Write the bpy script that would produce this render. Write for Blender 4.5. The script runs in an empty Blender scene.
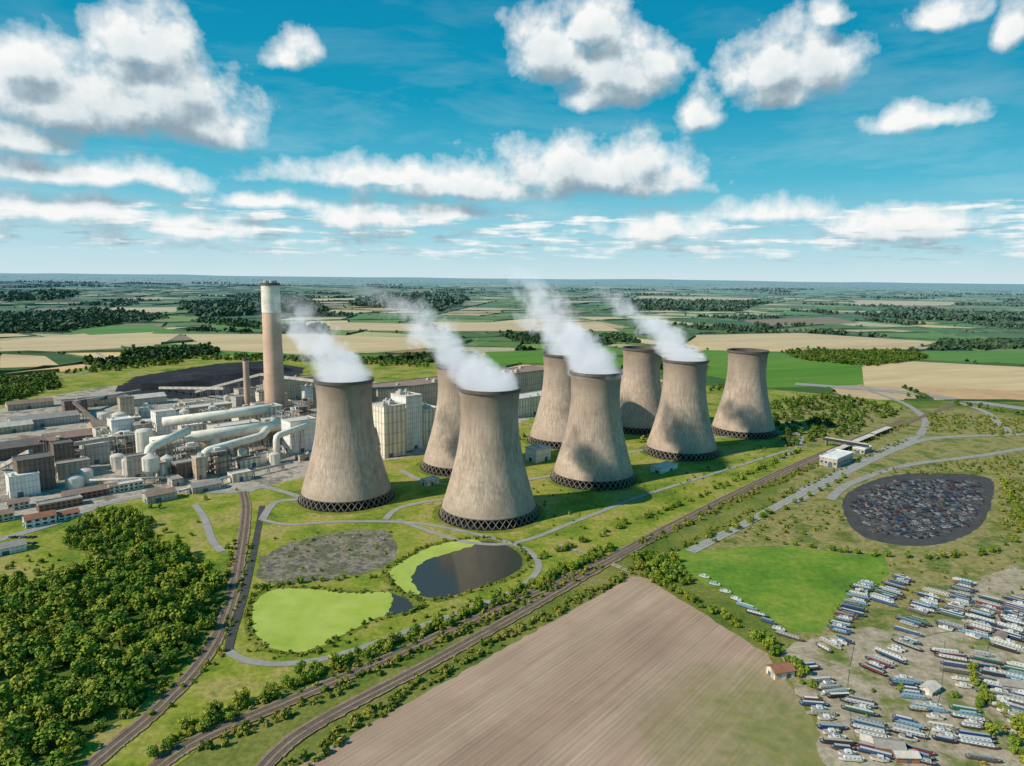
import bpy, math, random
import numpy as np
from mathutils import Vector, Matrix
R = random.Random(7)
F = 700.0; H = 210.0
CR = Matrix.Rotation(math.radians(90-8.6),3,'X') @ Matrix.Rotation(math.radians(0.6),3,'Z')
col = bpy.context.scene.collection
def ray(px,py): return (CR @ Vector(((px-512)/F,(383-py)/F,-1))).normalized()
def site(px,py,z=0.0):
    d = ray(px,py); t=(H-z)/-d.z
    return Vector((d.x*t,d.y*t,z))
def proj(p):
    q = CR.transposed() @ (Vector(p)-Vector((0,0,H)))
    if q.z>-1: return (-9999,-9999)
    return (512+F*q.x/-q.z, 383-F*q.y/-q.z)
def S(pts,z=0): return [site(a,b,z) for a,b in pts]

# ------------------------------------------------------------ materials
def newmat(name):
    m=bpy.data.materials.new(name); m.use_nodes=True
    nt=m.node_tree; b=nt.nodes['Principled BSDF']
    b.inputs['Specular IOR Level'].default_value=0.2
    return m,nt,b
def N(nt,t,**k):
    n=nt.nodes.new(t)
    for a,v in k.items(): setattr(n,a,v)
    return n
def L(nt,a,b): nt.links.new(a,b)
def math_(nt,op,a,b=None,clamp=False):
    n=N(nt,'ShaderNodeMath',operation=op); n.use_clamp=clamp
    for i,v in enumerate((a,b)):
        if v is None: continue
        if isinstance(v,(int,float)): n.inputs[i].default_value=v
        else: L(nt,v,n.inputs[i])
    return n.outputs[0]
def vmath(nt,op,a,b=None):
    n=N(nt,'ShaderNodeVectorMath',operation=op)
    for i,v in enumerate((a,b)):
        if v is None: continue
        if isinstance(v,(tuple,list,Vector)): n.inputs[i].default_value=v
        else: L(nt,v,n.inputs[i])
    return n.outputs['Value'] if op in('LENGTH','DISTANCE') else n.outputs[0]
def mixc(nt,fac,a,b,blend='MIX'):
    n=N(nt,'ShaderNodeMix',data_type='RGBA',blend_type=blend)
    if isinstance(fac,(int,float)): n.inputs[0].default_value=fac
    else: L(nt,fac,n.inputs[0])
    for i,v in ((6,a),(7,b)):
        if isinstance(v,(tuple,list)): n.inputs[i].default_value=(*v[:3],1)
        else: L(nt,v,n.inputs[i])
    return n.outputs[2]
def noise(nt,vec,scale,detail=5,rough=.6,dist=0):
    n=N(nt,'ShaderNodeTexNoise'); n.inputs['Scale'].default_value=scale
    n.inputs['Detail'].default_value=detail; n.inputs['Roughness'].default_value=rough
    n.inputs['Distortion'].default_value=dist
    L(nt,vec,n.inputs['Vector']); return n.outputs[0]
def ramp(nt,fac,stops):
    n=N(nt,'ShaderNodeValToRGB'); cr=n.color_ramp
    while len(cr.elements)<len(stops): cr.elements.new(0.5)
    for e,(p,c) in zip(cr.elements,stops):
        e.position=p; e.color=(*c,1) if len(c)==3 else c
    L(nt,fac,n.inputs[0]); return n.outputs[0]
def mrange(nt,v,a,b,c=0,d=1):
    n=N(nt,'ShaderNodeMapRange'); L(nt,v,n.inputs[0])
    for i,x in enumerate((a,b,c,d)): n.inputs[i+1].default_value=x
    return n.outputs[0]
def scalev(nt,c,k):
    v=N(nt,'ShaderNodeVectorMath',operation='SCALE')
    if isinstance(c,tuple): v.inputs[0].default_value=c
    else: L(nt,c,v.inputs[0])
    L(nt,k,v.inputs['Scale']); return v.outputs[0]
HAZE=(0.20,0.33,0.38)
def hazed(nt,c,pos):  # aerial haze painted into the base colour, stronger away from the origin
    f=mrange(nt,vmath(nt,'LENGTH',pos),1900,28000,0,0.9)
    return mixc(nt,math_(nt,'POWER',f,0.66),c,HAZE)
def gmat(name,cols,s1=0.02,s2=0.6,fine=0.5,stretch=None,yaw=0,rough=0.95,haze=False,lo=0.3,hi=0.7,bump=0.0,world=True):
    m,nt,b=newmat(name)
    if world: pos=N(nt,'ShaderNodeNewGeometry').outputs['Position']
    else: pos=N(nt,'ShaderNodeTexCoord').outputs['Object']
    vec=pos
    if stretch:
        mp=N(nt,'ShaderNodeMapping'); mp.vector_type='TEXTURE'
        mp.inputs['Rotation'].default_value=(0,0,yaw); mp.inputs['Scale'].default_value=stretch
        L(nt,pos,mp.inputs['Vector']); vec=mp.outputs[0]
    n1=noise(nt,vec,s1,5,.65)
    st=[(lo+(hi-lo)*i/max(1,len(cols)-1),c) for i,c in enumerate(cols)]
    c=ramp(nt,n1,st)
    n2=noise(nt,vec,s2,4,.7)
    out=scalev(nt,c,mrange(nt,n2,.3,.7,1-fine,1+fine))
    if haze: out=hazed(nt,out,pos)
    L(nt,out,b.inputs['Base Color']); b.inputs['Roughness'].default_value=rough
    if bump>0:
        bp=N(nt,'ShaderNodeBump'); bp.inputs['Strength'].default_value=bump; bp.inputs['Distance'].default_value=0.6
        L(nt,n2,bp.inputs['Height']); L(nt,bp.outputs[0],b.inputs['Normal'])
    return m
YAW=math.radians(44)
M={}
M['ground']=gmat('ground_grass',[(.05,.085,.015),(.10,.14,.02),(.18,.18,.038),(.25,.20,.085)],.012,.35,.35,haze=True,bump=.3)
M['sitegrass']=gmat('site_grass',[(.06,.105,.012),(.13,.185,.016),(.22,.24,.027),(.32,.26,.08),(.13,.185,.016)],.022,.28,.36,bump=.3)
M['hard']=gmat('hardstanding',[(.19,.15,.115),(.31,.26,.21),(.42,.36,.29),(.17,.15,.125),(.22,.21,.09)],.035,.3,.35)
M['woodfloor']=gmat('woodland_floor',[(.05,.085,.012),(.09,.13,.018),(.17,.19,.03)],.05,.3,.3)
M['ash']=gmat('ash_ground',[(.06,.055,.048),(.14,.12,.10),(.10,.11,.045),(.24,.20,.155),(.085,.078,.068),(.19,.16,.12)],.06,.3,.5,bump=.6)
M['coal']=gmat('coal',[(.010,.011,.015),(.02,.021,.026),(.038,.039,.045)],.02,.15,.3,bump=.5)
m=gmat('ploughed_soil',[(.29,.19,.13),(.345,.23,.16),(.39,.275,.195),(.30,.215,.13)],.03,.55,.18,stretch=(45,1,1),yaw=YAW+.10,lo=.25,hi=.75)
nt=m.node_tree; b=nt.nodes['Principled BSDF']; src=b.inputs['Base Color'].links[0].from_socket
pos=N(nt,'ShaderNodeNewGeometry').outputs['Position']
mp=N(nt,'ShaderNodeMapping'); mp.vector_type='TEXTURE'; mp.inputs['Rotation'].default_value=(0,0,YAW+.10); L(nt,pos,mp.inputs[0])
sx=N(nt,'ShaderNodeSeparateXYZ'); L(nt,mp.outputs[0],sx.inputs[0])
fur=math_(nt,'SINE',math_(nt,'MULTIPLY',sx.outputs[1],6.283/2.4)); tram=math_(nt,'SINE',math_(nt,'MULTIPLY',sx.outputs[1],6.283/24))
k=math_(nt,'MULTIPLY',mrange(nt,fur,-1,1,.94,1.05),mrange(nt,tram,.93,1,1,.92))
k=math_(nt,'MULTIPLY',k,mrange(nt,noise(nt,pos,.02,5,.65),.3,.7,.84,1.14))
pp=site(800,745)
dd=math_(nt,'ADD',vmath(nt,'DISTANCE',pos,(pp.x,pp.y,0)),math_(nt,'MULTIPLY',noise(nt,pos,.05,6,.75),110))
wf=mrange(nt,dd,75,135,.85,0)
soil=scalev(nt,src,k); weed=ramp(nt,noise(nt,pos,.15,4,.6),[(.3,(.11,.15,.03)),(.6,(.22,.21,.06)),(.75,(.28,.22,.11))])
L(nt,mixc(nt,wf,soil,weed),b.inputs['Base Color']); M['plough']=m
M['meadow']=gmat('meadow_grass',[(.075,.16,.016),(.10,.20,.018),(.17,.24,.028),(.26,.25,.06)],.018,.2,.25)
M['meadowdry']=gmat('dry_grass',[(.08,.11,.02),(.17,.175,.04),(.28,.225,.09),(.10,.14,.025),(.20,.17,.06)],.03,.25,.38)
M['yard']=gmat('yard_dirt',[(.09,.14,.025),(.16,.18,.05),(.33,.26,.18),(.40,.33,.24),(.13,.17,.04)],.045,.3,.3)
M['asphalt']=gmat('asphalt',[(.045,.045,.045),(.08,.076,.07)],.1,.8,.2)
M['roadlight']=gmat('worn_road',[(.24,.225,.205),(.33,.31,.28)],.1,1.2,.15)
M['ballast']=gmat('ballast',[(.15,.10,.065),(.24,.165,.11),(.28,.20,.14),(.16,.14,.06)],.06,.8,.3)
M['track']=gmat('track_bed',[(.09,.06,.042),(.16,.11,.075)],.2,1.5,.2)
M['steel']=gmat('steel_rail',[(.25,.22,.2),(.35,.32,.3)],.2,1,.1,rough=.5)
M['line']=gmat('road_paint',[(.6,.6,.58),(.75,.75,.72)],.5,2,.1)
M['algae']=gmat('duckweed',[(.27,.34,.045),(.33,.40,.055),(.38,.44,.085),(.42,.46,.12)],.025,.12,.06,rough=.45)
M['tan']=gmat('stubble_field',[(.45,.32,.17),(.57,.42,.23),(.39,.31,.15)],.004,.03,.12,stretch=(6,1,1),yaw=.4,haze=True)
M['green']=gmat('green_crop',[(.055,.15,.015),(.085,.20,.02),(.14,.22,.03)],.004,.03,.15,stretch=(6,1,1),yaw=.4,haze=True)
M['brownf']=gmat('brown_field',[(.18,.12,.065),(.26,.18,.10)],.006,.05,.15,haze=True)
M['verge']=gmat('verge_grass',[(.07,.10,.013),(.14,.17,.018),(.29,.22,.07)],.06,.4,.35)
m,nt,b=newmat('pond_water'); b.inputs['Base Color'].default_value=(.045,.045,.035,1); b.inputs['Roughness'].default_value=.12; b.inputs['Specular IOR Level'].default_value=.4
M['water']=m
def foliage(name,cols,haze=False,s=.11):
    m,nt,b=newmat(name)
    g=N(nt,'ShaderNodeNewGeometry'); pos=g.outputs['Position']
    n1=noise(nt,pos,s,2,.6)
    c=ramp(nt,n1,[(.30+.40*i/(len(cols)-1),k) for i,k in enumerate(cols)])
    out=scalev(nt,c,mrange(nt,g.outputs['Random Per Island'],0,1,.6,1.45))
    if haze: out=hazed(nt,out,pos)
    L(nt,out,b.inputs['Base Color']); b.inputs['Roughness'].default_value=.8
    return m
M['leaf']=foliage('foliage',[(.06,.115,.012),(.105,.18,.016),(.17,.24,.02),(.26,.265,.03),(.10,.16,.015)],s=.06)
M['leafdark']=foliage('dark_foliage',[(.045,.085,.012),(.08,.135,.015),(.15,.18,.025)],s=.05)
M['leafbush']=foliage('bush_foliage',[(.055,.095,.012),(.12,.165,.018),(.22,.22,.03),(.27,.19,.05)])
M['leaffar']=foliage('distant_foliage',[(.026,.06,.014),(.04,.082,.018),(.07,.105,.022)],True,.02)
M['bark']=gmat('bark',[(.05,.035,.02),(.1,.075,.05)],1,4,.3,world=False)
def plain(name,c,rough=.7,fine=.15,metal=0):
    return gmat(name,[tuple(x*.75 for x in c),c,tuple(min(1,x*1.1) for x in c)],.12,.9,fine,rough=rough,world=False)
def clad(name,c,period=3.0,amt=.2):
    m,nt,b=newmat(name)
    pos=N(nt,'ShaderNodeTexCoord').outputs['Object']
    sx=N(nt,'ShaderNodeSeparateXYZ'); L(nt,pos,sx.inputs[0])
    s=math_(nt,'ADD',sx.outputs[0],sx.outputs[1])
    w=math_(nt,'SINE',math_(nt,'MULTIPLY',s,6.283/period)); w2=math_(nt,'SINE',math_(nt,'MULTIPLY',sx.outputs[2],6.283/(period*2.1)))
    k=math_(nt,'MULTIPLY',mrange(nt,w,-.2,.2,1-amt,1+amt*.4),mrange(nt,w2,.85,.95,1,.8))
    nv=vmath(nt,'MULTIPLY',pos,(1,1,.25))
    k2=mrange(nt,noise(nt,nv,.12,5,.7),.3,.7,.75,1.15)
    L(nt,scalev(nt,c,math_(nt,'MULTIPLY',k,k2)),b.inputs['Base Color']); b.inputs['Roughness'].default_value=.7
    return m
M['cream']=clad('cream_cladding',(.76,.67,.54),6,.28)
M['white']=clad('white_cladding',(.80,.77,.71),3,.12)
M['beige']=clad('beige_cladding',(.54,.42,.30),5,.18)
M['brown']=clad('brown_cladding',(.21,.15,.12),4,.2)
M['dark']=clad('dark_cladding',(.11,.10,.10),4,.2)
M['greyc']=clad('grey_cladding',(.48,.44,.39),4,.15)
M['brick']=plain('brick_wall',(.30,.15,.10))
M['roofg']=plain('grey_roof',(.31,.275,.24)); M['roofl']=plain('light_roof',(.56,.50,.43)); M['roofd']=plain('dark_roof',(.15,.13,.12))
M['roofr']=plain('red_tile_roof',(.30,.13,.08)); M['roofb']=plain('brown_roof',(.28,.19,.145)); M['roofw']=plain('white_roof',(.72,.70,.66))
M['glass']=plain('dark_glass',(.04,.05,.06),rough=.25); M['door']=plain('door_paint',(.10,.13,.17))
M['metal']=plain('galvanised_steel',(.50,.47,.42),rough=.5); M['metald']=plain('painted_steel',(.21,.19,.18),rough=.6)
M['pipe']=plain('duct_cladding',(.78,.72,.60),rough=.45); M['tank']=plain('tank_paint',(.75,.69,.58),rough=.5)
M['black']=plain('interior_shade',(.02,.02,.02)); M['conc']=plain('concrete',(.22,.19,.16)); M['concd']=plain('dark_concrete',(.12,.105,.09))  # black is the painted-in darkness inside the cooling tower bases
def objcol(name,rough=.4):
    m,nt,b=newmat(name); o=N(nt,'ShaderNodeObjectInfo'); L(nt,o.outputs['Color'],b.inputs['Base Color'])
    b.inputs['Roughness'].default_value=rough; return m
M['paint']=objcol('vehicle_paint',.5)
M['tyre']=plain('tyre_rubber',(.02,.02,.02))
def towermat(name,c1,c2,zt=114,streak=1.0):
    m,nt,b=newmat(name)
    pos=N(nt,'ShaderNodeTexCoord').outputs['Object']
    rnd=N(nt,'ShaderNodeObjectInfo').outputs['Random']
    sh=N(nt,'ShaderNodeCombineXYZ'); L(nt,math_(nt,'MULTIPLY',rnd,500),sh.inputs[0])
    ps=vmath(nt,'ADD',pos,sh.outputs[0])
    sp=N(nt,'ShaderNodeSeparateXYZ'); L(nt,pos,sp.inputs[0])
    v1=vmath(nt,'MULTIPLY',ps,(1,1,.018)); st=noise(nt,v1,.6,7,.8); v2=vmath(nt,'MULTIPLY',ps,(1,1,.1)); st2=noise(nt,v2,.07,4,.6)
    ang=math_(nt,'ARCTAN2',sp.outputs[1],sp.outputs[0]); ribs=math_(nt,'SINE',math_(nt,'MULTIPLY',ang,110))
    big=noise(nt,ps,.035,6,.7)
    ring=math_(nt,'SINE',math_(nt,'MULTIPLY',sp.outputs[2],6.283/9))
    zf=mrange(nt,sp.outputs[2],0,zt,0,1)
    sm=math_(nt,'ADD',math_(nt,'MULTIPLY',zf,.5),math_(nt,'MULTIPLY',st2,.8))
    base=mixc(nt,mrange(nt,sm,.35,.95),c1,c2)
    k=math_(nt,'MULTIPLY',mrange(nt,st,.32,.68,1-.48*streak,1+.28*streak),mrange(nt,big,.3,.7,.72,1.18))
    k=math_(nt,'MULTIPLY',k,math_(nt,'MULTIPLY',mrange(nt,ring,.93,1,1,.93),mrange(nt,ribs,-1,1,.95,1.04)))
    d1=math_(nt,'ADD',math_(nt,'MULTIPLY',math_(nt,'SUBTRACT',zf,.76),5),math_(nt,'MULTIPLY',math_(nt,'SUBTRACT',st,.5),7))
    k=math_(nt,'MULTIPLY',k,mrange(nt,d1,0,1.6,1,.58))
    d2=math_(nt,'ADD',math_(nt,'MULTIPLY',math_(nt,'SUBTRACT',.18,zf),8),math_(nt,'MULTIPLY',math_(nt,'SUBTRACT',st,.5),5))
    k=math_(nt,'MULTIPLY',k,mrange(nt,d2,0,1.5,1,.72))
    L(nt,scalev(nt,base,k),b.inputs['Base Color']); b.inputs['Roughness'].default_value=.9
    return m
M['tower']=towermat('weathered_concrete',(.54,.42,.325),(.42,.325,.255))
M['tower2']=towermat('chimney_concrete',(.66,.44,.32),(.66,.45,.33),600,.3)

# ------------------------------------------------------------ mesh helpers
class MB:
    def __init__(s): s.v=[];s.f=[];s.m=[]
    def add(s,vs,fs,mi=0):
        o=len(s.v); s.v+= [tuple(v) for v in vs]; s.f+=[tuple(i+o for i in f) for f in fs]; s.m+=[mi]*len(fs)
    def box(s,x0,x1,y0,y1,z0,z1,mi=0):
        s.add([(x0,y0,z0),(x1,y0,z0),(x1,y1,z0),(x0,y1,z0),(x0,y0,z1),(x1,y0,z1),(x1,y1,z1),(x0,y1,z1)],
              [(0,3,2,1),(4,5,6,7),(0,1,5,4),(1,2,6,5),(2,3,7,6),(3,0,4,7)],mi)
    def cyl(s,cx,cy,z0,z1,r0,r1=None,n=24,mi=0,cap=True):
        r1=r0 if r1 is None else r1
        vs=[]
        for z,r in ((z0,r0),(z1,r1)):
            for i in range(n):
                a=2*math.pi*i/n; vs.append((cx+r*math.cos(a),cy+r*math.sin(a),z))
        fs=[(i,(i+1)%n,n+(i+1)%n,n+i) for i in range(n)]
        if cap: fs+=[tuple(range(n-1,-1,-1)),tuple(range(n,2*n))]
        s.add(vs,fs,mi)
    def beam(s,a,b,w,mi=0):
        a=Vector(a);b=Vector(b);d=(b-a).normalized()
        u=d.cross(Vector((0,0,1)))
        if u.length<1e-3: u=Vector((1,0,0))
        u.normalize(); v=d.cross(u); u*=w/2; v*=w/2
        s.add([a-u-v,a+u-v,a+u+v,a-u+v,b-u-v,b+u-v,b+u+v,b-u+v],[(0,1,2,3),(7,6,5,4),(0,4,5,1),(1,5,6,2),(2,6,7,3),(3,7,4,0)],mi)
    def revolve(s,prof,n=64,mi=0,cx=0,cy=0):
        vs=[];m_=len(prof)
        for r,z in prof:
            for i in range(n):
                a=2*math.pi*i/n; vs.append((cx+r*math.cos(a),cy+r*math.sin(a),z))
        fs=[]
        for j in range(m_-1):
            for i in range(n):
                fs.append((j*n+i,j*n+(i+1)%n,(j+1)*n+(i+1)%n,(j+1)*n+i))
        s.add(vs,fs,mi)
    def mesh(s,name,mats,smooth=False):
        me=bpy.data.meshes.new(name); me.from_pydata(s.v,[],s.f)
        for m in mats: me.materials.append(m)
        me.polygons.foreach_set('material_index',s.m)
        if smooth: me.polygons.foreach_set('use_smooth',[True]*len(s.f))
        me.update(); return me
def obj(name,me,parent=None,loc=None,rz=0,label=None,cat=None,kind=None,group=None):
    o=bpy.data.objects.new(name,me); col.objects.link(o)
    if loc is not None: o.location=loc
    o.rotation_euler=(0,0,rz)
    if parent: o.parent=parent
    if label:
        if len(label.split())<4: label+=' in the works yard'
        o['label']=label
    if cat: o['category']=cat
    if kind: o['kind']=kind
    if group: o['group']=group
    return o
def struct(name,me,label): return obj(name,me,label=label,cat=name.replace('_',' '),kind='structure')
def catmull(P,n=8,closed=False):
    out=[];k=len(P)
    rng=range(k) if closed else range(k-1)
    for i in rng:
        if closed: p0,p1,p2,p3=P[i-1],P[i],P[(i+1)%k],P[(i+2)%k]
        else: p0,p1,p2,p3=P[max(i-1,0)],P[i],P[i+1],P[min(i+2,k-1)]
        for j in range(n):
            t=j/n
            out.append(.5*((2*p1)+(p2-p0)*t+(2*p0-5*p1+4*p2-p3)*t*t+(3*p1-p0-3*p2+p3)*t**3))
    if not closed: out.append(P[-1])
    return out
ZC=[0]
def sheet(name,px,z,mat,label,smooth=True,jit=0):
    ZC[0]+=1; z+=ZC[0]*.004
    P=S(px)
    if smooth: P=catmull(P,6,True)
    if jit:
        Q=[]
        for i in range(len(P)):
            a,b_=P[i],P[(i+1)%len(P)]; n=max(1,int((b_-a).length/5))
            for j in range(n): Q.append(a.lerp(b_,j/n)+Vector((R.gauss(0,jit),R.gauss(0,jit),0)))
        P=Q
    mb=MB(); mb.add([(p.x,p.y,z) for p in P],[tuple(range(len(P)))])
    me=mb.mesh(name,[M[mat]])
    if me.polygons[0].normal.z<0: me.flip_normals()
    return struct(name,me,label)
def offset_line(P,off):
    out=[]
    for i,p in enumerate(P):
        d=(P[min(i+1,len(P)-1)]-P[max(i-1,0)]); d.z=0; d.normalize()
        nrm=Vector((-d.y,d.x,0)); out.append(p+nrm*off)
    return out
def ribmesh(mb,P,w,z,off=0,mi=0,jit=0):
    A=offset_line(P,off+w/2);B=offset_line(P,off-w/2)
    vs=[(a.x+R.gauss(0,jit),a.y+R.gauss(0,jit),z) for a in A]+[(b.x+R.gauss(0,jit),b.y+R.gauss(0,jit),z) for b in B];n=len(P)
    mb.add(vs,[(n+i,n+i+1,i+1,i) for i in range(n-1)],mi)
RC=[0]
def ribbon(name,px,w,z,mat,label,marks=False,n=8):
    RC[0]+=1; z=.40+RC[0]*.006
    P=catmull(S(px),n); mb=MB(); ribmesh(mb,P,w,z)
    struct(name,mb.mesh(name,[M[mat]]),label)
    if marks:
        mk=MB()
        for s in (-1,1): ribmesh(mk,P,.35,z+.15,s*(w/2-.5))
        for i in range(len(P)-1):
            a,b=P[i],P[i+1]; Ls=(b-a).length; d=(b-a).normalized(); t=0
            while t+4<Ls:
                ribmesh(mk,[a+d*t,a+d*(t+4)],.3,z+.15); t+=10
        struct('road_marking',mk.mesh('road_marking',[M['line']]),'white painted lines along a grey road')
    return P
def railway(px,ntr,label,w=None):
    RC[0]+=1; z=.55+RC[0]*.02
    P=catmull(S(px),30); w=w or ntr*4+1
    mb=MB(); ribmesh(mb,P,w,z,0,0,.35)
    struct('railway_ballast',mb.mesh('ballast',[M['ballast']]),label)
    for k in range(ntr):
        off=(k-(ntr-1)/2)*3.8
        mb=MB(); ribmesh(mb,P,2.4,z+.05,off,0)
        for s in (-.72,.72): ribmesh(mb,P,.16,z+.2,off+s,1)
        struct('railway_track',mb.mesh('track',[M['track'],M['steel']]),'brown sleepers with two steel rails on ballast')
    return P
def inside(p,poly):
    x,y=p[0],p[1];r_=False;j=len(poly)-1
    for i in range(len(poly)):
        xi,yi=poly[i][0],poly[i][1];xj,yj=poly[j][0],poly[j][1]
        if (yi>y)!=(yj>y) and x<(xj-xi)*(y-yi)/(yj-yi)+xi: r_=not r_
        j=i
    return r_

# ------------------------------------------------------------ ground
ys=[-400,0,200,400,700,1000,1400,2000,3000,5000,8000,12000,18000,24000,30000,34000,38000,44000,52000,62000,90000]
xs=np.linspace(-1,1,81)
mb=MB();vs=[]
for y in ys:
    for x in xs:
        X=x*(1600+1.3*max(y,0)); h=0
        if y>=34000: h=(30+60*math.sin(x*9+y*.0007)+45*math.sin(x*23+y*.002)+25*math.sin(x*51+1))*min(1,(y-30000)/14000)
        vs.append((X,y,max(h,0)))
nx=len(xs);fs=[]
for j in range(len(ys)-1):
    for i in range(nx-1): fs.append((j*nx+i,j*nx+i+1,(j+1)*nx+i+1,(j+1)*nx+i))
mb.add(vs,fs)
struct('ground',mb.mesh('ground',[M['ground']],True),'grass-covered flat countryside reaching the horizon')
def clip(poly,p,n):
    a=[];b=[]
    for i in range(len(poly)):
        u,v=poly[i],poly[(i+1)%len(poly)]
        du=(u[0]-p[0])*n[0]+(u[1]-p[1])*n[1]; dv=(v[0]-p[0])*n[0]+(v[1]-p[1])*n[1]
        (a if du>=0 else b).append(u)
        if du*dv<0:
            t=du/(du-dv); w=(u[0]+(v[0]-u[0])*t,u[1]+(v[1]-u[1])*t); a.append(w);b.append(w)
    return a,b
def parea(P):
    return abs(sum(P[i][0]*P[(i+1)%len(P)][1]-P[(i+1)%len(P)][0]*P[i][1] for i in range(len(P)))/2)
fields=[]
def split(P):
    A=parea(P); cx=sum(p[0] for p in P)/len(P); cy=sum(p[1] for p in P)/len(P)
    tgt=(170+.042*cy)**2*R.uniform(.5,2.2)
    if A<tgt or len(P)>9: fields.append(P); return
    q=np.array(P)-np.array([cx,cy]); w,v=np.linalg.eigh(q.T@q); ax=v[:,1]
    a=math.atan2(ax[1],ax[0])+R.gauss(0,.3)
    n=(math.cos(a),math.sin(a)); t=R.uniform(-.18,.18)*math.sqrt(A)
    p=(cx+n[0]*t,cy+n[1]*t)
    A1,B1=clip(P,p,n)
    if len(A1)<3 or len(B1)<3: fields.append(P); return
    split(A1); split(B1)
split([(-1700,1230),(1900,1230),(27000,33500),(-27000,33500)])
OV=[('tan',[(0,341),(90,333),(180,334),(160,345),(60,352),(0,352)],'pale straw stubble field'),
 ('tan',[(182,334),(300,334),(420,338),(440,347),(330,356),(215,350)],'pale straw stubble field'),
 ('tan',[(0,354),(45,356),(60,366),(0,368)],'pale straw stubble field'),
 ('green',[(60,328),(150,324),(175,331),(90,335)],'bright green crop field'),
 ('green',[(210,322),(300,326),(285,332),(215,331)],'bright green crop field'),
 ('tan',[(695,335),(800,333),(940,342),(900,350),(760,347),(700,346)],'pale straw stubble field'),
 ('green',[(703,350),(800,352),(872,368),(858,385),(770,388),(705,375)],'bright green crop field'),
 ('tan',[(862,367),(905,361),(1040,368),(1040,391),(864,386)],'broad pale straw stubble field'),
 ('green',[(925,351),(1040,351),(1040,365),(890,358)],'bright green crop field'),
 ('green',[(485,352),(545,350),(545,364),(490,364)],'bright green crop field'),
 ('tan',[(430,322),(600,323),(620,331),(440,331)],'pale straw stubble field'),
 ('tan',[(330,322),(420,324),(425,331),(330,330)],'pale straw stubble field'),
 ('tan',[(100,308),(180,307),(175,312),(90,313)],'pale straw stubble field'),
 ('tan',[(640,296),(760,298),(740,302),(630,300)],'pale straw stubble field'),
 ('tan',[(860,300),(960,302),(950,306),(850,305)],'pale straw stubble field'),
 ('brownf',[(740,320),(830,317),(860,323),(770,327)],'brown bare ploughed field')]
OVW=[S(o[1]) for o in OV]
pal=[((.065,.135,.02),4),((.095,.18,.028),4),((.05,.10,.022),3),((.54,.40,.21),3.6),((.44,.34,.18),2.6),((.24,.165,.095),1),((.17,.20,.045),3)]
verts=[];faces=[];cols=[];far_pts=[];hedge=MB()
def in_ov(x,y): return any(inside((x,y),P) for P in OVW)
sitepoly=[(p.x,p.y) for p in S([(-90,430),(60,372),(200,358),(420,362),(700,385),(800,388),(905,402),(1040,412),(1040,430),(905,430),(600,560)])]
for P in fields:
    cx=sum(p[0] for p in P)/len(P); cy=sum(p[1] for p in P)/len(P)
    wood=R.random()<.11
    ins=5 if cy<4000 else 8
    c=R.choices([p[0] for p in pal],[p[1] for p in pal])[0]
    if wood: c=(.03,.06,.016)
    f=[]
    for p in P:
        d=math.hypot(p[0]-cx,p[1]-cy); k=max(0,(d-ins*1.3)/d)
        f.append(len(verts)); verts.append((cx+(p[0]-cx)*k,cy+(p[1]-cy)*k,.06))
    faces.append(f); cols.append((*[x*R.uniform(.85,1.15) for x in c],1))
    for i in range(len(P)):
        u,v=P[i],P[(i+1)%len(P)]; Ls=math.hypot(v[0]-u[0],v[1]-u[1])
        if Ls<5: continue
        if cy<15000:
            seg=25+cy*.012; n=max(1,int(Ls/seg)); hh=R.uniform(2,6)+cy*.0002; hw=R.uniform(2,5)
            nx_=-(v[1]-u[1])/Ls; ny_=(v[0]-u[0])/Ls; prev=None
            for j in range(n+1):
                t=j/n; x=u[0]+(v[0]-u[0])*t; y=u[1]+(v[1]-u[1])*t
                if in_ov(x,y) or inside((x,y),sitepoly): prev=None; continue
                h2=hh*R.uniform(.4,1.5); cur=[(x-nx_*hw,y-ny_*hw,0),(x+R.gauss(0,.6),y,h2),(x+nx_*hw,y+ny_*hw,0)]
                if prev: hedge.add(prev+cur,[(0,1,4,3),(1,2,5,4)])
                prev=cur
        dens=R.choice([.0,.05,.15,.4]); k=int(Ls/(12+cy*.008)*dens)
        for _ in range(k):
            t=R.random(); x=u[0]+(v[0]-u[0])*t; y=u[1]+(v[1]-u[1])*t
            if not in_ov(x,y): far_pts.append((x+R.gauss(0,2),y+R.gauss(0,2),R.uniform(2.2,5)+cy*.0003))
    if wood and cy<16000:
        x0=min(p[0] for p in P);x1=max(p[0] for p in P);y0=min(p[1] for p in P);y1=max(p[1] for p in P)
        k=int((x1-x0)*(y1-y0)/(130+cy*.06+cy*cy*.00006))
        for _ in range(k):
            q=(R.uniform(x0,x1),R.uniform(y0,y1))
            if inside(q,P) and not in_ov(*q): far_pts.append((*q,R.uniform(5,8)+cy*.0007))
me=bpy.data.meshes.new('farmland'); me.from_pydata(verts,[],faces)
at=me.color_attributes.new('fieldcol','FLOAT_COLOR','CORNER')
arr=[]
for f,c in zip(faces,cols): arr+=list(c)*len(f)
at.data.foreach_set('color',arr)
m,nt,b=newmat('farmland'); a=N(nt,'ShaderNodeAttribute',attribute_name='fieldcol')
pos=N(nt,'ShaderNodeNewGeometry').outputs['Position']
k=math_(nt,'MULTIPLY',mrange(nt,noise(nt,pos,.006,4,.6),.3,.7,.8,1.2),mrange(nt,noise(nt,pos,.05,3,.7),.3,.7,.85,1.15))
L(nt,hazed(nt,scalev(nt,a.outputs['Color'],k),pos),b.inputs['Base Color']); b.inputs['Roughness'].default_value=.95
me.materials.append(m); struct('farmland',me,'patchwork of green and straw coloured farm fields')
obj('hedge',hedge.mesh('hedge',[M['leaffar']]),label='thin dark hedges dividing the farm fields',cat='hedge',kind='stuff')
for mt,px,lb in OV: sheet('field',px,.10,mt,lb,False)

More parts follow.
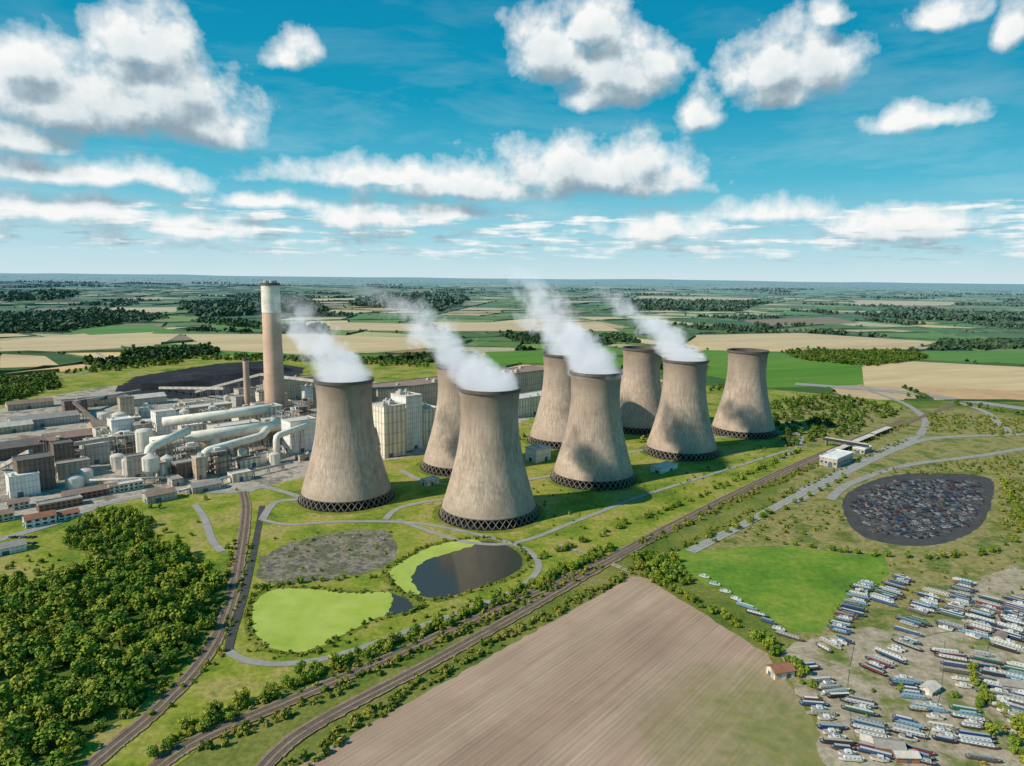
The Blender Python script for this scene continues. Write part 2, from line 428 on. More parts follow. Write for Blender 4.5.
# site sheets
sheet('grass_area',[(-80,500),(-60,420),(60,372),(200,356),(420,362),(700,385),(800,392),(905,408),(800,470),(640,545),(590,570),(300,680),(150,780),(-200,900)],.10,'sitegrass','rough olive green grass around the power station')
sheet('yard_paving',[(-60,425),(40,398),(110,386),(200,380),(330,378),(400,384),(560,392),(560,408),(500,430),(420,455),(340,468),(262,488),(235,490),(150,495),(90,510),(0,522),(-60,530)],.10,'hard','grey brown gravel and concrete works yard',False,1.5)
sheet('coal_yard',[(118,388),(135,377),(170,371),(215,364),(262,361),(305,368),(300,378),(262,384),(240,392),(190,399),(135,399)],.10,'coal','black coal stockpile ground',False,3)
sheet('ash_ground',[(262,560),(285,545),(330,533),(382,530),(398,545),(385,566),(340,578),(290,583),(258,580)],.10,'ash','dark brown ash and gravel ground beside ponds',True,1.6)
sheet('ploughed_field',[(296,772),(300,764),(470,668),(632,577),(645,578),(700,612),(768,655),(815,722),(840,775)],.10,'plough','ploughed brown field with fine furrow lines',False,.5)
sheet('meadow_ground',[(790,640),(870,590),(885,556),(960,545),(1120,548),(1120,800),(1000,800),(850,775),(815,700)],.10,'meadowdry','dry yellow green rough grass')
sheet('meadow',[(668,556),(690,548),(780,546),(885,556),(868,600),(805,632),(740,603),(690,575)],.10,'meadow','bright green mown meadow',True,1.5)
sheet('boat_yard_ground',[(782,655),(850,630),(925,625),(1000,570),(1100,570),(1130,800),(845,775),(815,715)],.10,'yard','trampled brown earth boat yard',True,1.5)
sheet('scrub_ground',[(905,410),(1040,425),(1100,545),(1000,545),(1000,478),(850,478),(800,490),(790,480)],.10,'meadowdry','dry scrubby grass land')
sheet('scrub_ground',[(690,548),(760,515),(800,490),(850,478),(1000,470),(1040,545),(885,556),(780,546)],.10,'meadowdry','dry scrubby grass land',True,1.5)
sheet('scrub_ground',[(775,415),(830,396),(905,412),(860,434),(790,450)],.10,'meadowdry','dry scrubby grass land',True,1.5)
sheet('station_paving',[(786,505),(800,488),(835,470),(872,452),(905,438),(925,434),(905,447),(868,465),(830,485),(800,503)],.11,'roadlight','long pale parking strip beside the railway station',False)
sheet('car_park',[(842,505),(860,486),(905,474),(985,477),(992,500),(976,530),(925,546),(862,536)],.12,'asphalt','dark asphalt car park with marked bays',True,.5)
zcp=.12+ZC[0]*.004+.01
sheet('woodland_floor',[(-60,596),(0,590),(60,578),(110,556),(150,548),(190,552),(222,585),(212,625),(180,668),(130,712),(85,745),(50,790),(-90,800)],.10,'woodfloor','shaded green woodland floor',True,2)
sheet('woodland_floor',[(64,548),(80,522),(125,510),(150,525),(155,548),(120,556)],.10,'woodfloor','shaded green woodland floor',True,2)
p1=[(256,604),(272,592),(305,590),(350,594),(392,594),(412,603),(408,612),(378,618),(345,633),(305,651),(272,647),(255,630)]
p2=[(390,574),(402,563),(432,548),(470,541),(505,545),(523,560),(513,574),(478,588),(440,598),(408,592)]
def grow(px,k):
    cx=sum(a for a,b in px)/len(px);cy=sum(b for a,b in px)/len(px); return [(cx+(a-cx)*k,cy+(b-cy)*k) for a,b in px]
for p_ in (p1,p2): sheet('pond_bank',grow(p_,1.14),.12,'verge','grassy bank of a pond',True,1)
for p_ in (p1,p2): sheet('pond_water',p_,.16,'water','dark still pond water',True,.4)
sheet('pond_algae',[(255,604),(272,591),(305,589),(350,593),(388,593),(392,600),(390,608),(385,616),(376,619),(345,634),(305,652),(271,648),(254,630)],.22,'algae','milky lime green duckweed covering the pond',True,.5)
sheet('pond_algae',[(389,574),(402,562),(432,547),(468,540),(480,543),(455,552),(430,559),(417,568),(412,580),(420,594),(405,592)],.22,'algae','milky lime green duckweed along the pond edge',True,.6)
railway([(240,800),(300,735),(430,664),(530,608),(620,556),(700,515),(800,468),(905,424),(960,402)],2,'double track main line railway on brown ballast')
railway([(120,800),(190,745),(300,697),(440,636),(540,590),(610,558),(700,511),(798,464),(903,420)],2,'second double track railway on brown ballast')
railway([(50,800),(110,750),(165,703),(210,650),(231,600),(241,550),(246,510),(243,492)],2,'curved branch railway on brown ballast')
for w_,mt,lb,mk_,px in [
 (5,'asphalt','dark asphalt service road',False,[(228,652),(232,635),(244,595),(252,560),(258,530),(262,506)]),
 (5,'roadlight','grey service road looping round the ponds',False,[(228,652),(250,662),(290,664),(340,655),(420,627),(500,598),(532,578),(538,562),(520,547),(470,533),(410,523),(340,522),(290,525),(262,520)]),
 (7,'roadlight','grey road inside the works',False,[(262,520),(275,503),(300,498),(262,487),(250,492)]),
 (6,'roadlight','grey road between the cooling towers',False,[(385,520),(400,508),(440,500),(470,500)]),
 (5,'roadlight','grey road past the cooling towers',False,[(398,520),(425,530),(470,543),(520,542),(580,520),(640,497),(700,478),(790,450)]),
 (6,'roadlight','grey road between two rows of towers',False,[(400,470),(440,484),(540,478),(620,455),(700,440),(790,432),(800,445),(780,460)]),
 (9,'roadlight','grey works entrance road',True,[(262,487),(235,492),(180,492),(110,503),(60,522),(0,540),(-40,550)]),
 (6,'roadlight','short grey access road',False,[(195,505),(205,520),(212,540),(222,552)]),
 (9,'roadlight','pale grey road to the station',True,[(690,552),(745,524),(786,502),(830,480),(900,448),(940,438),(1040,434)]),
 (9,'roadlight','pale road beside the car park',False,[(1040,446),(980,456),(905,466),(850,484),(830,500)]),
 (34,'roadlight','dual carriageway crossing the countryside',True,[(795,384),(900,392),(960,400),(1060,414)]),
 (10,'roadlight','slip road beside the dual carriageway',True,[(950,400),(985,412),(1000,425),(1015,436)]),
 (10,'roadlight','slip road curving off the dual carriageway',False,[(870,391),(905,404),(925,420),(920,436)]),
 (8,'roadlight','narrow pale grey country road',True,[(-20,400),(50,380),(110,365),(95,352)])]:
    ribbon('road',px,w_,0,mt,lb,mk_)
for px in ([(790,650),(850,668),(905,690),(960,740),(975,775)],[(900,640),(950,630),(1000,640),(1060,660)],[(560,545),(600,560),(630,572)],[(850,640),(842,690),(850,740)],[(940,640),(935,690),(920,740)],[(985,640),(975,690),(1010,750)]):
    ribbon('track',px,5,0,'yard','dirt track across rough grass')

# ------------------------------------------------------------ cooling towers
def prof(z): return 25.3*math.sqrt(1+((z-92)/63)**2)
mb=MB(); zz=[8+ (114-8)*i/30 for i in range(31)]
mb.revolve([(prof(z),z) for z in zz],96); shell=mb.mesh('shell',[M['tower']],True)
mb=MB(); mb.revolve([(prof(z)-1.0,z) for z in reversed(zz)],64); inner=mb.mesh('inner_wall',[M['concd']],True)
mb=MB(); r=prof(114); mb.revolve([(r-1.0,113.9),(r-1.0,114.8),(r+.9,114.8),(r+.9,112.2),(r+.02,112.2)],96); rimm=mb.mesh('rim',[M['concd']])
mb=MB(); r=prof(8)
mb.revolve([(r+.35,8.6),(r+.35,7.8),(r-1.2,7.8)],96); ringb=mb.mesh('ring_beam',[M['concd']])
mb=MB(); nleg=44
for i in range(nleg):
    for s in (-1,1):
        a0=2*math.pi*(i+.5)/nleg; a1=a0+s*2*math.pi/nleg; rb=r+2.0
        mb.beam((rb*math.cos(a0),rb*math.sin(a0),0),(r*math.cos(a1),r*math.sin(a1),8),.62)
legs=mb.mesh('support_column',[M['conc']])
mb=MB(); mb.cyl(0,0,.0,9.2,38,n=48); pack=mb.mesh('fill_packing',[M['black']])  # black drum blocks the view under the legs, painted as dark interior
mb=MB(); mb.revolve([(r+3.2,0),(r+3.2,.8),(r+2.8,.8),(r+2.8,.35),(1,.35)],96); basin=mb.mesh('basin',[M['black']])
TW=[(347,497,True),(489,513,True),(461,466,False),(562,441,False),(593,478,True),(639,428,False),(681,452,True),(743,432,False)]
tops=[]
for px,py,st in TW:
    p=site(px,py); tops.append((p,st))
    e=obj('cooling_tower',None,loc=p,rz=R.uniform(0,6),label='weathered beige concrete cooling tower with flared base'+(' and white steam' if st else ''),cat='cooling tower',group='row of concrete cooling towers')
    for nm,me in (('shell',shell),('inner_wall',inner),('rim',rimm),('ring_beam',ringb),('fill_packing',pack),('basin',basin)): obj(nm,me,e)
    o=obj('support_column',legs,e); o['kind']='stuff'
for i,(p,_) in enumerate(tops):
    mb=MB(); mb.cyl(p.x,p.y,.2,.28+i*.005,51,n=48)
    struct('tower_apron',mb.mesh('apron',[M['verge'],]),'round patch of rough grass around a tower')
def plume(p,dx,dy,hh,R0,R1,dens,seed):
    z0=-6
    mb=MB(); n=20; K=10; pr=[]
    for j in range(K+1):
        z=z0+(hh-z0)*j/K; s=max(0,z)/hh; cx=dx*s**1.2; cy=dy*s**1.2; r=(R0+(R1-R0)*s)*(1.4 if z>4 else 1.0)
        for i in range(n):
            a=2*math.pi*i/n; pr.append((cx+r*math.cos(a),cy+r*math.sin(a),z))
    fs=[(j*n+i,j*n+(i+1)%n,(j+1)*n+(i+1)%n,(j+1)*n+i) for j in range(K) for i in range(n)]
    fs+=[tuple(range(n-1,-1,-1)),tuple(range(K*n,K*n+n))]
    mb.add(pr,fs)
    m=bpy.data.materials.new('steam'); m.use_nodes=True; nt=m.node_tree; nt.nodes.clear()
    out=N(nt,'ShaderNodeOutputMaterial'); pv=N(nt,'ShaderNodeVolumePrincipled')
    pos=N(nt,'ShaderNodeTexCoord').outputs['Object']; sp=N(nt,'ShaderNodeSeparateXYZ'); L(nt,pos,sp.inputs[0])
    s=math_(nt,'DIVIDE',math_(nt,'MAXIMUM',sp.outputs[2],0.001),hh)
    sc=math_(nt,'POWER',s,1.2)
    wob=math_(nt,'MULTIPLY',math_(nt,'SINE',math_(nt,'ADD',math_(nt,'MULTIPLY',s,9),seed)),math_(nt,'MULTIPLY',s,9))
    ex=math_(nt,'SUBTRACT',sp.outputs[0],math_(nt,'ADD',math_(nt,'MULTIPLY',sc,dx),wob)); ey=math_(nt,'SUBTRACT',sp.outputs[1],math_(nt,'MULTIPLY',sc,dy))
    rr=math_(nt,'SQRT',math_(nt,'ADD',math_(nt,'MULTIPLY',ex,ex),math_(nt,'MULTIPLY',ey,ey)))
    rad=math_(nt,'ADD',math_(nt,'MULTIPLY',s,R1-R0),R0)
    q=math_(nt,'SUBTRACT',1,math_(nt,'DIVIDE',rr,rad))
    n1=noise(nt,vmath(nt,'ADD',pos,(seed*31,0,0)),.045,4,.66)
    nn=math_(nt,'MULTIPLY',math_(nt,'SUBTRACT',n1,.5),8.0)
    nn=math_(nt,'MULTIPLY',nn,math_(nt,'ADD',math_(nt,'MULTIPLY',s,.8),.35))
    d=math_(nt,'ADD',math_(nt,'ADD',math_(nt,'MULTIPLY',q,2.2),nn),math_(nt,'MULTIPLY',s,-1.6))
    d=math_(nt,'MAXIMUM',math_(nt,'MINIMUM',math_(nt,'ADD',d,.2),1),0)
    d=math_(nt,'MULTIPLY',math_(nt,'MULTIPLY',d,mrange(nt,s,.35,1,1,0)),dens)
    L(nt,d,pv.inputs['Density']); pv.inputs['Color'].default_value=(.98,.98,1,1)
    L(nt,math_(nt,'MULTIPLY',d,.36),pv.inputs['Emission Strength']); pv.inputs['Emission Color'].default_value=(.9,.95,1,1)  # added glow stands in for light scattered repeatedly inside the steam
    L(nt,pv.outputs[0],out.inputs['Volume'])
    try: m.cycles.volume_step_rate=.9
    except Exception: pass
    obj('steam_plume',mb.mesh('steam_plume',[m]),loc=(p.x,p.y,114),label='white steam plume drifting from a cooling tower mouth',cat='steam',group='steam plumes over the cooling towers')
pl=[(-70,30,80,27,38,.06),(-112,30,90,27,42,.06),None,(-70,40,62,24,26,.04),(-94,30,112,27,44,.065),None,(-100,40,88,27,40,.06),None]
for i,((p,st),a) in enumerate(zip(tops,pl)):
    if a: plume(p,*a,i*1.7)

# ------------------------------------------------------------ chimney
def chimney(p,h,r0,r1,label,cap=True,flues=4):
    e=obj('chimney',None,loc=p,label=label,cat='chimney')
    zc=h*.80 if cap else h-2
    rc=r0+(r1-r0)*zc/h
    mb=MB(); mb.revolve([(r0+(r1-r0)*t*zc/h,t*zc) for t in [i/12 for i in range(13)]],40); obj('shaft',mb.mesh('shaft',[M['tower2']],True),e)
    if cap:
        mb=MB(); mb.revolve([(rc+.4,zc),(r1+.4,h-3.5)],40); obj('painted_band',mb.mesh('painted_band',[M['tank']],True),e)
    mb=MB(); mb.revolve([(r1+.4,h-3.5),(r1+1.0,h-3.5),(r1+1.0,h),(r1-1,h),(r1-1,h-6),(.1,h-6)],40); obj('rim',mb.mesh('rim',[M['concd']]),e)
    if flues>1:
        for i in range(flues):
            a=math.pi/4+i*math.pi/2; mb=MB(); k=r1*.48
            mb.cyl(k*math.cos(a),k*math.sin(a),h-6,h+3,r1*.33,n=20); obj('flue',mb.mesh('flue',[M['metal']]),e)
chimney(site(276,427),199,14,11.6,'tall tapering pinkish concrete chimney with white upper band')
chimney(site(248,412),84,5.2,4.2,'slim tan concrete chimney beside the works',False,1)

# ------------------------------------------------------------ buildings
occ=[]
def building(name,label,cat,px,py,w,d,h,wall='greyc',roof='roofg',yaw=None,style='flat',win=None,door=True,vents=0,loc=None):
    yaw=YAW if yaw is None else math.radians(yaw)
    loc=site(px,py) if loc is None else loc
    occ.append((loc.x,loc.y,max(w,d)*.45))
    e=obj(name,None,loc=loc,rz=yaw,label=label,cat=cat)
    mb=MB(); x,y=w/2,d/2
    if style=='gable':
        mb.box(-x,x,-y,y,0,h)
        rh=min(d*.22,5)
        mb.add([(-x,-y,h+.002),(-x,y,h+.002),(-x,0,h+rh),(x,-y,h+.002),(x,y,h+.002),(x,0,h+rh)],[(0,2,1),(3,4,5)])
        obj('wall',mb.mesh('wall',[M[wall]]),e)
        mb=MB(); o=.5; t=.3
        mb.add([(-x-o,-y-o,h-.15),(x+o,-y-o,h-.15),(x+o,0,h+rh+.05),(-x-o,0,h+rh+.05),(-x-o,y+o,h-.15),(x+o,y+o,h-.15),
                (-x-o,-y-o,h+.25),(x+o,-y-o,h+.25),(x+o,0,h+rh+t+.1),(-x-o,0,h+rh+t+.1),(-x-o,y+o,h+.25),(x+o,y+o,h+.25)],
               [(6,7,8,9),(9,8,11,10),(0,1,7,6),(5,4,10,11),(0,6,9,3),(3,9,10,4),(1,2,8,7),(2,5,11,8)])
        obj('roof',mb.mesh('roof',[M[roof]]),e)
    else:
        mb.box(-x,x,-y,y,0,h); obj('wall',mb.mesh('wall',[M[wall]]),e)
        mb=MB(); mb.box(-x-.3,x+.3,-y-.3,y+.3,h+.003,h+.5)
        for q in ((-x-.3,x+.3,-y-.3,-y+.3),(-x-.3,x+.3,y-.3,y+.3),(-x-.3,-x+.3,-y+.3,y-.3),(x-.3,x+.3,-y+.3,y-.3)): mb.box(*q,h+.503,h+1.3)
        obj('roof',mb.mesh('roof',[M[roof]]),e)
    if win:
        rows,cols_=win; ww=w/cols_*.55; wh=min(2.2,h/rows*.5)
        mb=MB(); mb.box(-ww/2,ww/2,-.06,.0,0,wh); wm=mb.mesh('window',[M['glass']])
        for r_ in range(rows):
            for c in range(cols_): obj('window',wm,e,loc=(-x+(c+.5)*w/cols_,-y-.01,h/rows*(r_+.35)))
        c2=max(1,int(cols_*d/w))
        for r_ in range(rows):
            for c in range(c2): obj('window',wm,e,loc=(-x-.01,-y+(c+.5)*d/c2,h/rows*(r_+.35)),rz=-math.pi/2)
    if door:
        dw=min(5,w*.2); mb=MB(); mb.box(-dw/2,dw/2,-.08,0,0,min(5,h*.6)); dm=mb.mesh('door',[M['door']])
        if not win: obj('door',dm,e,loc=(R.uniform(-.25,.25)*w,-y-.01,0.02))
        obj('door',dm,e,loc=(-x-.01,R.uniform(-.2,.2)*d,0.02),rz=-math.pi/2)
    for i in range(vents):
        mb=MB(); s=R.uniform(1,2.2)*(1.6 if h>40 else 1); mb.box(-s,s,-s,s,0,s*1.1); mb.cyl(0,0,s*1.1+.01,s*1.8,s*.5,n=10)
        obj('roof_vent',mb.mesh('roof_vent',[M['metal']]),e,loc=(R.uniform(-.4,.4)*w,R.uniform(-.35,.35)*d,h+.51+(0 if style!='gable' else 2)))
    return e
for a in [('boiler_house','tall cream clad boiler house block','building',388,454,30,32,60,'cream','roofl'),
 ('boiler_house','tall white clad boiler house block','building',407,447,24,32,66,'white','roofl'),
 ('boiler_house','lower pale boiler house annexe','building',426,441,22,28,44,'cream','roofl'),
 ('boiler_house','tall pale clad boiler house block','building',340,424,60,40,52,'beige','roofb')]:
    building(*a,vents=5)
building('turbine_hall','long low beige turbine hall with flat roof','building',466,404,380,56,46,'beige','roofb',vents=16)
building('turbine_hall','long pale hall behind the cooling towers','building',535,412,130,34,28,'cream','roofl',vents=4)
building('turbine_hall','low brown industrial hall','building',292,398,90,26,34,'beige','roofb',vents=4)
building('pump_house','small white flat roofed pump house','building',538,460,24,18,15,'white','roofl',vents=2)
building('pump_house','small pale low building between towers','building',664,470,32,14,5,'white','roofl')
building('pump_house','small pale low pump building','building',430,484,16,10,5,'cream','roofl')
B=[('workshop','tall brown clad plant building','building',36,489,30,24,32,'brown','roofd','flat',None),
 ('workshop','white clad annexe of a plant building','building',24,494,24,20,20,'white','roofw','flat',None),
 ('workshop','brown clad conveyor transfer house','building',64,472,18,18,32,'brown','roofd','flat',None),
 ('shed','wide dark roofed storage shed','shed',20,455,60,34,13,'brown','roofd','gable',None),
 ('shed','wide dark roofed storage shed','shed',72,446,56,30,14,'brown','roofb','gable',None),
 ('shed','wide brown roofed storage shed','shed',112,432,50,28,13,'beige','roofb','gable',None),
 ('shed','long grey roofed storage shed','shed',45,425,80,26,11,'greyc','roofg','gable',None),
 ('shed','long pale roofed storage shed','shed',10,432,50,20,9,'beige','roofl','gable',None),
 ('workshop','dark roofed conveyor house','building',75,412,30,20,18,'brown','roofd','flat',None),
 ('shed','long brown roofed shed','shed',30,408,60,20,9,'beige','roofb','gable',None),
 ('shed','long dark roofed shed','shed',100,405,50,22,10,'beige','roofd','gable',None),
 ('workshop','grey clad plant building','building',96,462,26,20,22,'greyc','roofl','flat',None),
 ('workshop','white clad plant building','building',122,446,24,18,34,'white','roofw','flat',None),
 ('workshop','white clad process tower','building',165,440,24,20,38,'white','roofl','flat',None),
 ('workshop','long cream clad process block','building',235,448,56,22,30,'cream','roofl','flat',None),
 ('workshop','white clad process block','building',300,450,34,24,38,'white','roofl','flat',None),
 ('workshop','long cream clad process block','building',258,434,60,26,36,'cream','roofl','flat',None),
 ('workshop','cream clad process block','building',196,446,34,20,28,'cream','roofw','flat',None),
 ('workshop','long beige process block','building',205,422,70,24,24,'beige','roofl','flat',None),
 ('office','low brick office with many windows','building',90,496,44,14,6,'brick','roofb','gable',(2,10)),
 ('office','low cream office with flat roof','building',125,490,30,12,7,'cream','roofl','flat',(2,7)),
 ('office','low brick office with flat roof','building',60,507,34,12,6,'brick','roofg','flat',(2,8)),
 ('house','white house with brown tiled roof','building',40,524,22,13,7,'white','roofr','gable',(2,4)),
 ('house','white house with brown tiled roof','building',68,518,16,10,5,'white','roofr','gable',(2,3)),
 ('house','small cream house with grey roof','building',18,508,16,12,6,'cream','roofb','gable',(2,4)),
 ('house','small cream house with grey roof','building',2,520,16,12,6,'cream','roofb','gable',(2,4)),
 ('warehouse','long low brown roofed warehouse','building',160,500,26,14,7,'greyc','roofb','gable',None),
 ('warehouse','low grey roofed workshop','building',205,490,28,14,6,'greyc','roofg','gable',None),
 ('warehouse','low cream flat roofed workshop','building',240,480,20,12,8,'cream','roofl','flat',None),
 ('warehouse','low white grey roofed workshop','building',8,552,22,12,5,'white','roofg','gable',None),
 ('warehouse','brown roofed warehouse','building',148,404,50,24,12,'greyc','roofl','gable',None),
 ('warehouse','pale roofed warehouse beside coal yard','building',322,388,60,30,16,'beige','roofl','gable',None)]
for b_ in B:
    building(b_[0],b_[1],b_[2],b_[3],b_[4],b_[5],b_[6],b_[7],b_[8],b_[9],style=b_[10],win=b_[11],vents=R.choice([0,1,2,3]) if b_[7]>10 else 0)
building('station_building','modern white and glass railway station building','building',836,463,46,20,10,'greyc','roofw',win=(1,10))
building('station_building','pale low station annexe with flat roof','building',862,452,24,14,6,'greyc','roofw',win=(1,6))
for px,py in ((852,454),(876,443),(893,435)):
    e=obj('platform_canopy',None,loc=site(px,py)+Vector((-12,8,0)),rz=YAW,label='long pale station platform canopy on posts',cat='canopy')
    mb=MB(); mb.box(-30,30,-4,4,5,5.5); obj('roof',mb.mesh('roof',[M['roofl']]),e)
    for i in range(7):
        mb=MB(); mb.beam((-27+i*9,0,0),(-27+i*9,0,5),.4); obj('post',mb.mesh('post',[M['metald']]),e)
e=obj('footbridge',None,loc=site(846,449),rz=YAW+math.pi/2,label='covered footbridge over the railway tracks',cat='bridge')
mb=MB(); mb.box(-26,26,-2,2,7,10.5); obj('deck',mb.mesh('deck',[M['glass']]),e)
mb=MB(); mb.box(-26.5,26.5,-2.4,2.4,10.51,11); obj('roof',mb.mesh('roof',[M['roofl']]),e)
for x in (-25,0,25):
    mb=MB(); mb.box(x-1.2,x+1.2,-1.9,1.9,0,6.99); obj('pier',mb.mesh('pier',[M['conc']]),e)
def tank(px,py,r,h,kind='dome',mat='tank',loc=None):
    loc=site(px,py) if loc is None else loc; occ.append((loc.x,loc.y,r))
    e=obj('storage_tank' if kind=='dome' else 'silo',None,loc=loc,label='pale cylindrical storage tank with shallow domed roof' if kind=='dome' else 'pale steel silo on legs with conical roof',cat='tank' if kind=='dome' else 'silo')
    n=28
    if kind=='dome':
        mb=MB(); mb.cyl(0,0,0,h,r,n=n,cap=False); obj('tank_wall',mb.mesh('tank_wall',[M[mat]],True),e)
        mb=MB(); mb.revolve([(r,h),(r*.85,h+r*.12),(r*.55,h+r*.24),(.05,h+r*.3)],n); obj('roof',mb.mesh('roof',[M['roofl']],True),e)
    else:
        mb=MB(); mb.revolve([(r*.3,5),(r,5+r)],n); mb.cyl(0,0,5+r,h,r,n=n,cap=False); obj('tank_wall',mb.mesh('tank_wall',[M[mat]],True),e)
        mb=MB(); mb.revolve([(r,h),(.05,h+r*.6)],n); obj('roof',mb.mesh('roof',[M['roofl']],True),e)
        for i in range(4):
            a=math.pi/4+i*math.pi/2; mb=MB(); mb.beam((r*.9*math.cos(a),r*.9*math.sin(a),0),(r*.9*math.cos(a),r*.9*math.sin(a),5+r),.6); obj('leg',mb.mesh('leg',[M['metald']]),e)
    mb=MB()
    mb.beam((r+.5,-.4,0),(r+.5,-.4,h),.12); mb.beam((r+.5,.4,0),(r+.5,.4,h),.12)
    for i in range(int(h)): mb.beam((r+.5,-.4,i+.5),(r+.5,.4,i+.5),.08)
    o=obj('ladder',mb.mesh('ladder',[M['metald']]),e); o.rotation_euler=(0,0,-1.9)
T=[(152,482,8,26,'silo'),(168,476,6,20,'silo'),(146,462,9,36,'dome'),(118,468,7,14,'dome'),(75,487,8,10,'dome'),(86,482,7,12,'dome'),(130,474,7,16,'dome'),
 (215,457,6,24,'silo'),(205,440,7,30,'dome'),(243,464,5,16,'silo'),(275,464,6,12,'dome'),(120,425,9,16,'dome'),(104,422,8,12,'dome'),(186,436,6,34,'silo'),(66,462,6,16,'silo')]
for a in T: tank(a[0],a[1],a[2],a[3],a[4],R.choice(['tank','pipe','tank','pipe']))
def steelwork(px,py,w,d,h,loc=None):
    loc=site(px,py) if loc is None else loc; occ.append((loc.x,loc.y,max(w,d)*.45))
    e=obj('process_structure',None,loc=loc,rz=YAW,label='open grey steel process structure with decks and vessels',cat='industrial structure')
    nx=max(2,int(w/7));ny=max(2,int(d/7));nz=max(2,int(h/6)); mb=MB()
    for i in range(nx+1):
        for j in range(ny+1):
            x=-w/2+w*i/nx;y=-d/2+d*j/ny; mb.beam((x,y,0),(x,y,h),.55)
    for k in range(1,nz+1):
        z=h*k/nz
        for i in range(nx+1): x=-w/2+w*i/nx; mb.beam((x,-d/2,z),(x,d/2,z),.45)
        for j in range(ny+1): y=-d/2+d*j/ny; mb.beam((-w/2,y,z),(w/2,y,z),.45)
    for k in range(nz):
        for i in range(0,nx,2): mb.beam((-w/2+w*i/nx,-d/2,h*k/nz),(-w/2+w*(i+1)/nx,-d/2,h*(k+1)/nz),.3)
    obj('frame',mb.mesh('frame',[M[R.choice(['metal','metald','metal'])]]),e)
    for k in range(1,nz+1):
        if R.random()<.75:
            mb=MB(); a=R.uniform(.5,1); z=h*k/nz; mb.box(-w/2,-w/2+w*a,-d/2+.3,d/2-.3,z+.25,z+.45); obj('deck',mb.mesh('deck',[M['roofg']]),e)
    for _ in range(3):
        mb=MB(); r=R.uniform(1.6,3.2); mb.cyl(0,0,0,R.uniform(.4,.95)*h,r,n=20); obj('vessel',mb.mesh('vessel',[M[R.choice(['tank','pipe','metal'])]],False),e,loc=(R.uniform(-.35,.35)*w,R.uniform(-.35,.35)*d,.1))
    mb=MB(); a=R.uniform(.3,.46); mb.box(-w*a,w*a*.8,-d*.42,d*.4,.2,h*R.uniform(.5,.9)); obj('enclosure',mb.mesh('enclosure',[M[R.choice(['cream','cream','beige','greyc','white','brown'])]]),e)
    for _ in range(2):
        mb=MB(); s=R.uniform(2,3.5); mb.box(-s,s,-s*.7,s*.7,0,s); obj('cabin',mb.mesh('cabin',[M[R.choice(['white','cream','brown'])]]),e,loc=(R.uniform(-.25,.25)*w,R.uniform(-.2,.2)*d,h+.5))
for a in [(128,458,24,18,28),(163,464,22,16,30),(192,469,26,16,26),(222,472,22,14,24),(215,436,28,18,36),(288,436,22,16,34),
          (178,428,26,16,30),(305,428,24,18,38),(145,446,22,14,28),(108,448,18,14,22),(322,438,26,18,38),(365,456,24,18,34)]:
    steelwork(*a)
def at(px,py,z):
    p=site(px,py); return (p.x,p.y,z)
def duct(pts,r,label,mat='pipe'):
    Q=[Vector(p) for p in pts]; P=[Q[0]]
    for i in range(1,len(Q)-1):
        a=(Q[i-1]-Q[i]); b_=(Q[i+1]-Q[i]); k=min(r*1.5,a.length*.4,b_.length*.4); a=Q[i]+a.normalized()*k; b_=Q[i]+b_.normalized()*k
        P+= [a,a*.625+Q[i]*.25+b_*.125,(a+b_)*.25+Q[i]*.5,b_*.625+Q[i]*.25+a*.125,b_]
    P.append(Q[-1])
    e0=P[0].copy(); e0.z=0
    e=obj('flue_gas_duct',None,loc=e0,label=label,cat='duct')
    mb=MB(); n=16; vs=[]
    for i,p in enumerate(P):
        d=(P[min(i+1,len(P)-1)]-P[max(i-1,0)]).normalized(); u=d.cross(Vector((0,0,1)))
        if u.length<.05: u=Vector((1,0,0))
        u.normalize(); v=u.cross(d)
        for k in range(n):
            a=2*math.pi*k/n; vs.append(p-e0+u*r*math.cos(a)+v*r*math.sin(a))
    fs=[(i*n+k,i*n+(k+1)%n,(i+1)*n+(k+1)%n,(i+1)*n+k) for i in range(len(P)-1) for k in range(n)]
    fs+=[tuple(range(n-1,-1,-1)),tuple(range((len(P)-1)*n,len(P)*n))]
    mb.add(vs,fs); obj('pipe',mb.mesh('pipe',[M[mat]],True),e)
    for i in range(len(Q)-1):
        k=max(1,int((Q[i+1]-Q[i]).length/16))
        for j in range(1,k+1):
            p=Q[i].lerp(Q[i+1],(j-.5)/k)-e0
            if p.z<r+1: continue
            mb=MB(); mb.beam((p.x-r,p.y,0),(p.x-r*.4,p.y,p.z-r*.8),.6); mb.beam((p.x+r,p.y,0),(p.x+r*.4,p.y,p.z-r*.8),.6); mb.beam((p.x-r,p.y,p.z*.4),(p.x+r,p.y,p.z*.4),.4)
            obj('trestle',mb.mesh('trestle',[M['metald']]),e)
duct([at(152,466,26),at(290,446,28)],6.6,'large cream insulated flue gas duct on trestles')
duct([at(165,452,36),at(250,440,37),at(278,430,30)],6.0,'large cream insulated flue gas duct on trestles')
duct([at(150,476,4),at(150,476,30),at(190,464,38)],4.6,'bent cream flue gas duct on trestles')
duct([at(205,474,4),at(205,474,24),at(262,458,26),at(276,440,26)],4.4,'bent cream flue gas duct on trestles')
duct([at(110,452,16),at(150,440,24),at(185,430,24)],3.4,'pale steel duct on trestles')
duct([at(277,462,3),at(277,462,30),at(335,442,34)],3.6,'pale steel duct on trestles')
duct([at(90,486,6),at(170,484,7)],1.2,'thin steel pipe on trestles','metal')
duct([at(180,496,5),at(230,482,6),at(290,468,6)],1.2,'thin steel pipe on trestles','metal')
plant=[(p.x,p.y) for p in S([(88,436),(130,416),(200,404),(330,400),(370,420),(372,452),(330,452),(290,466),(240,484),(130,488),(62,490),(50,455)])]
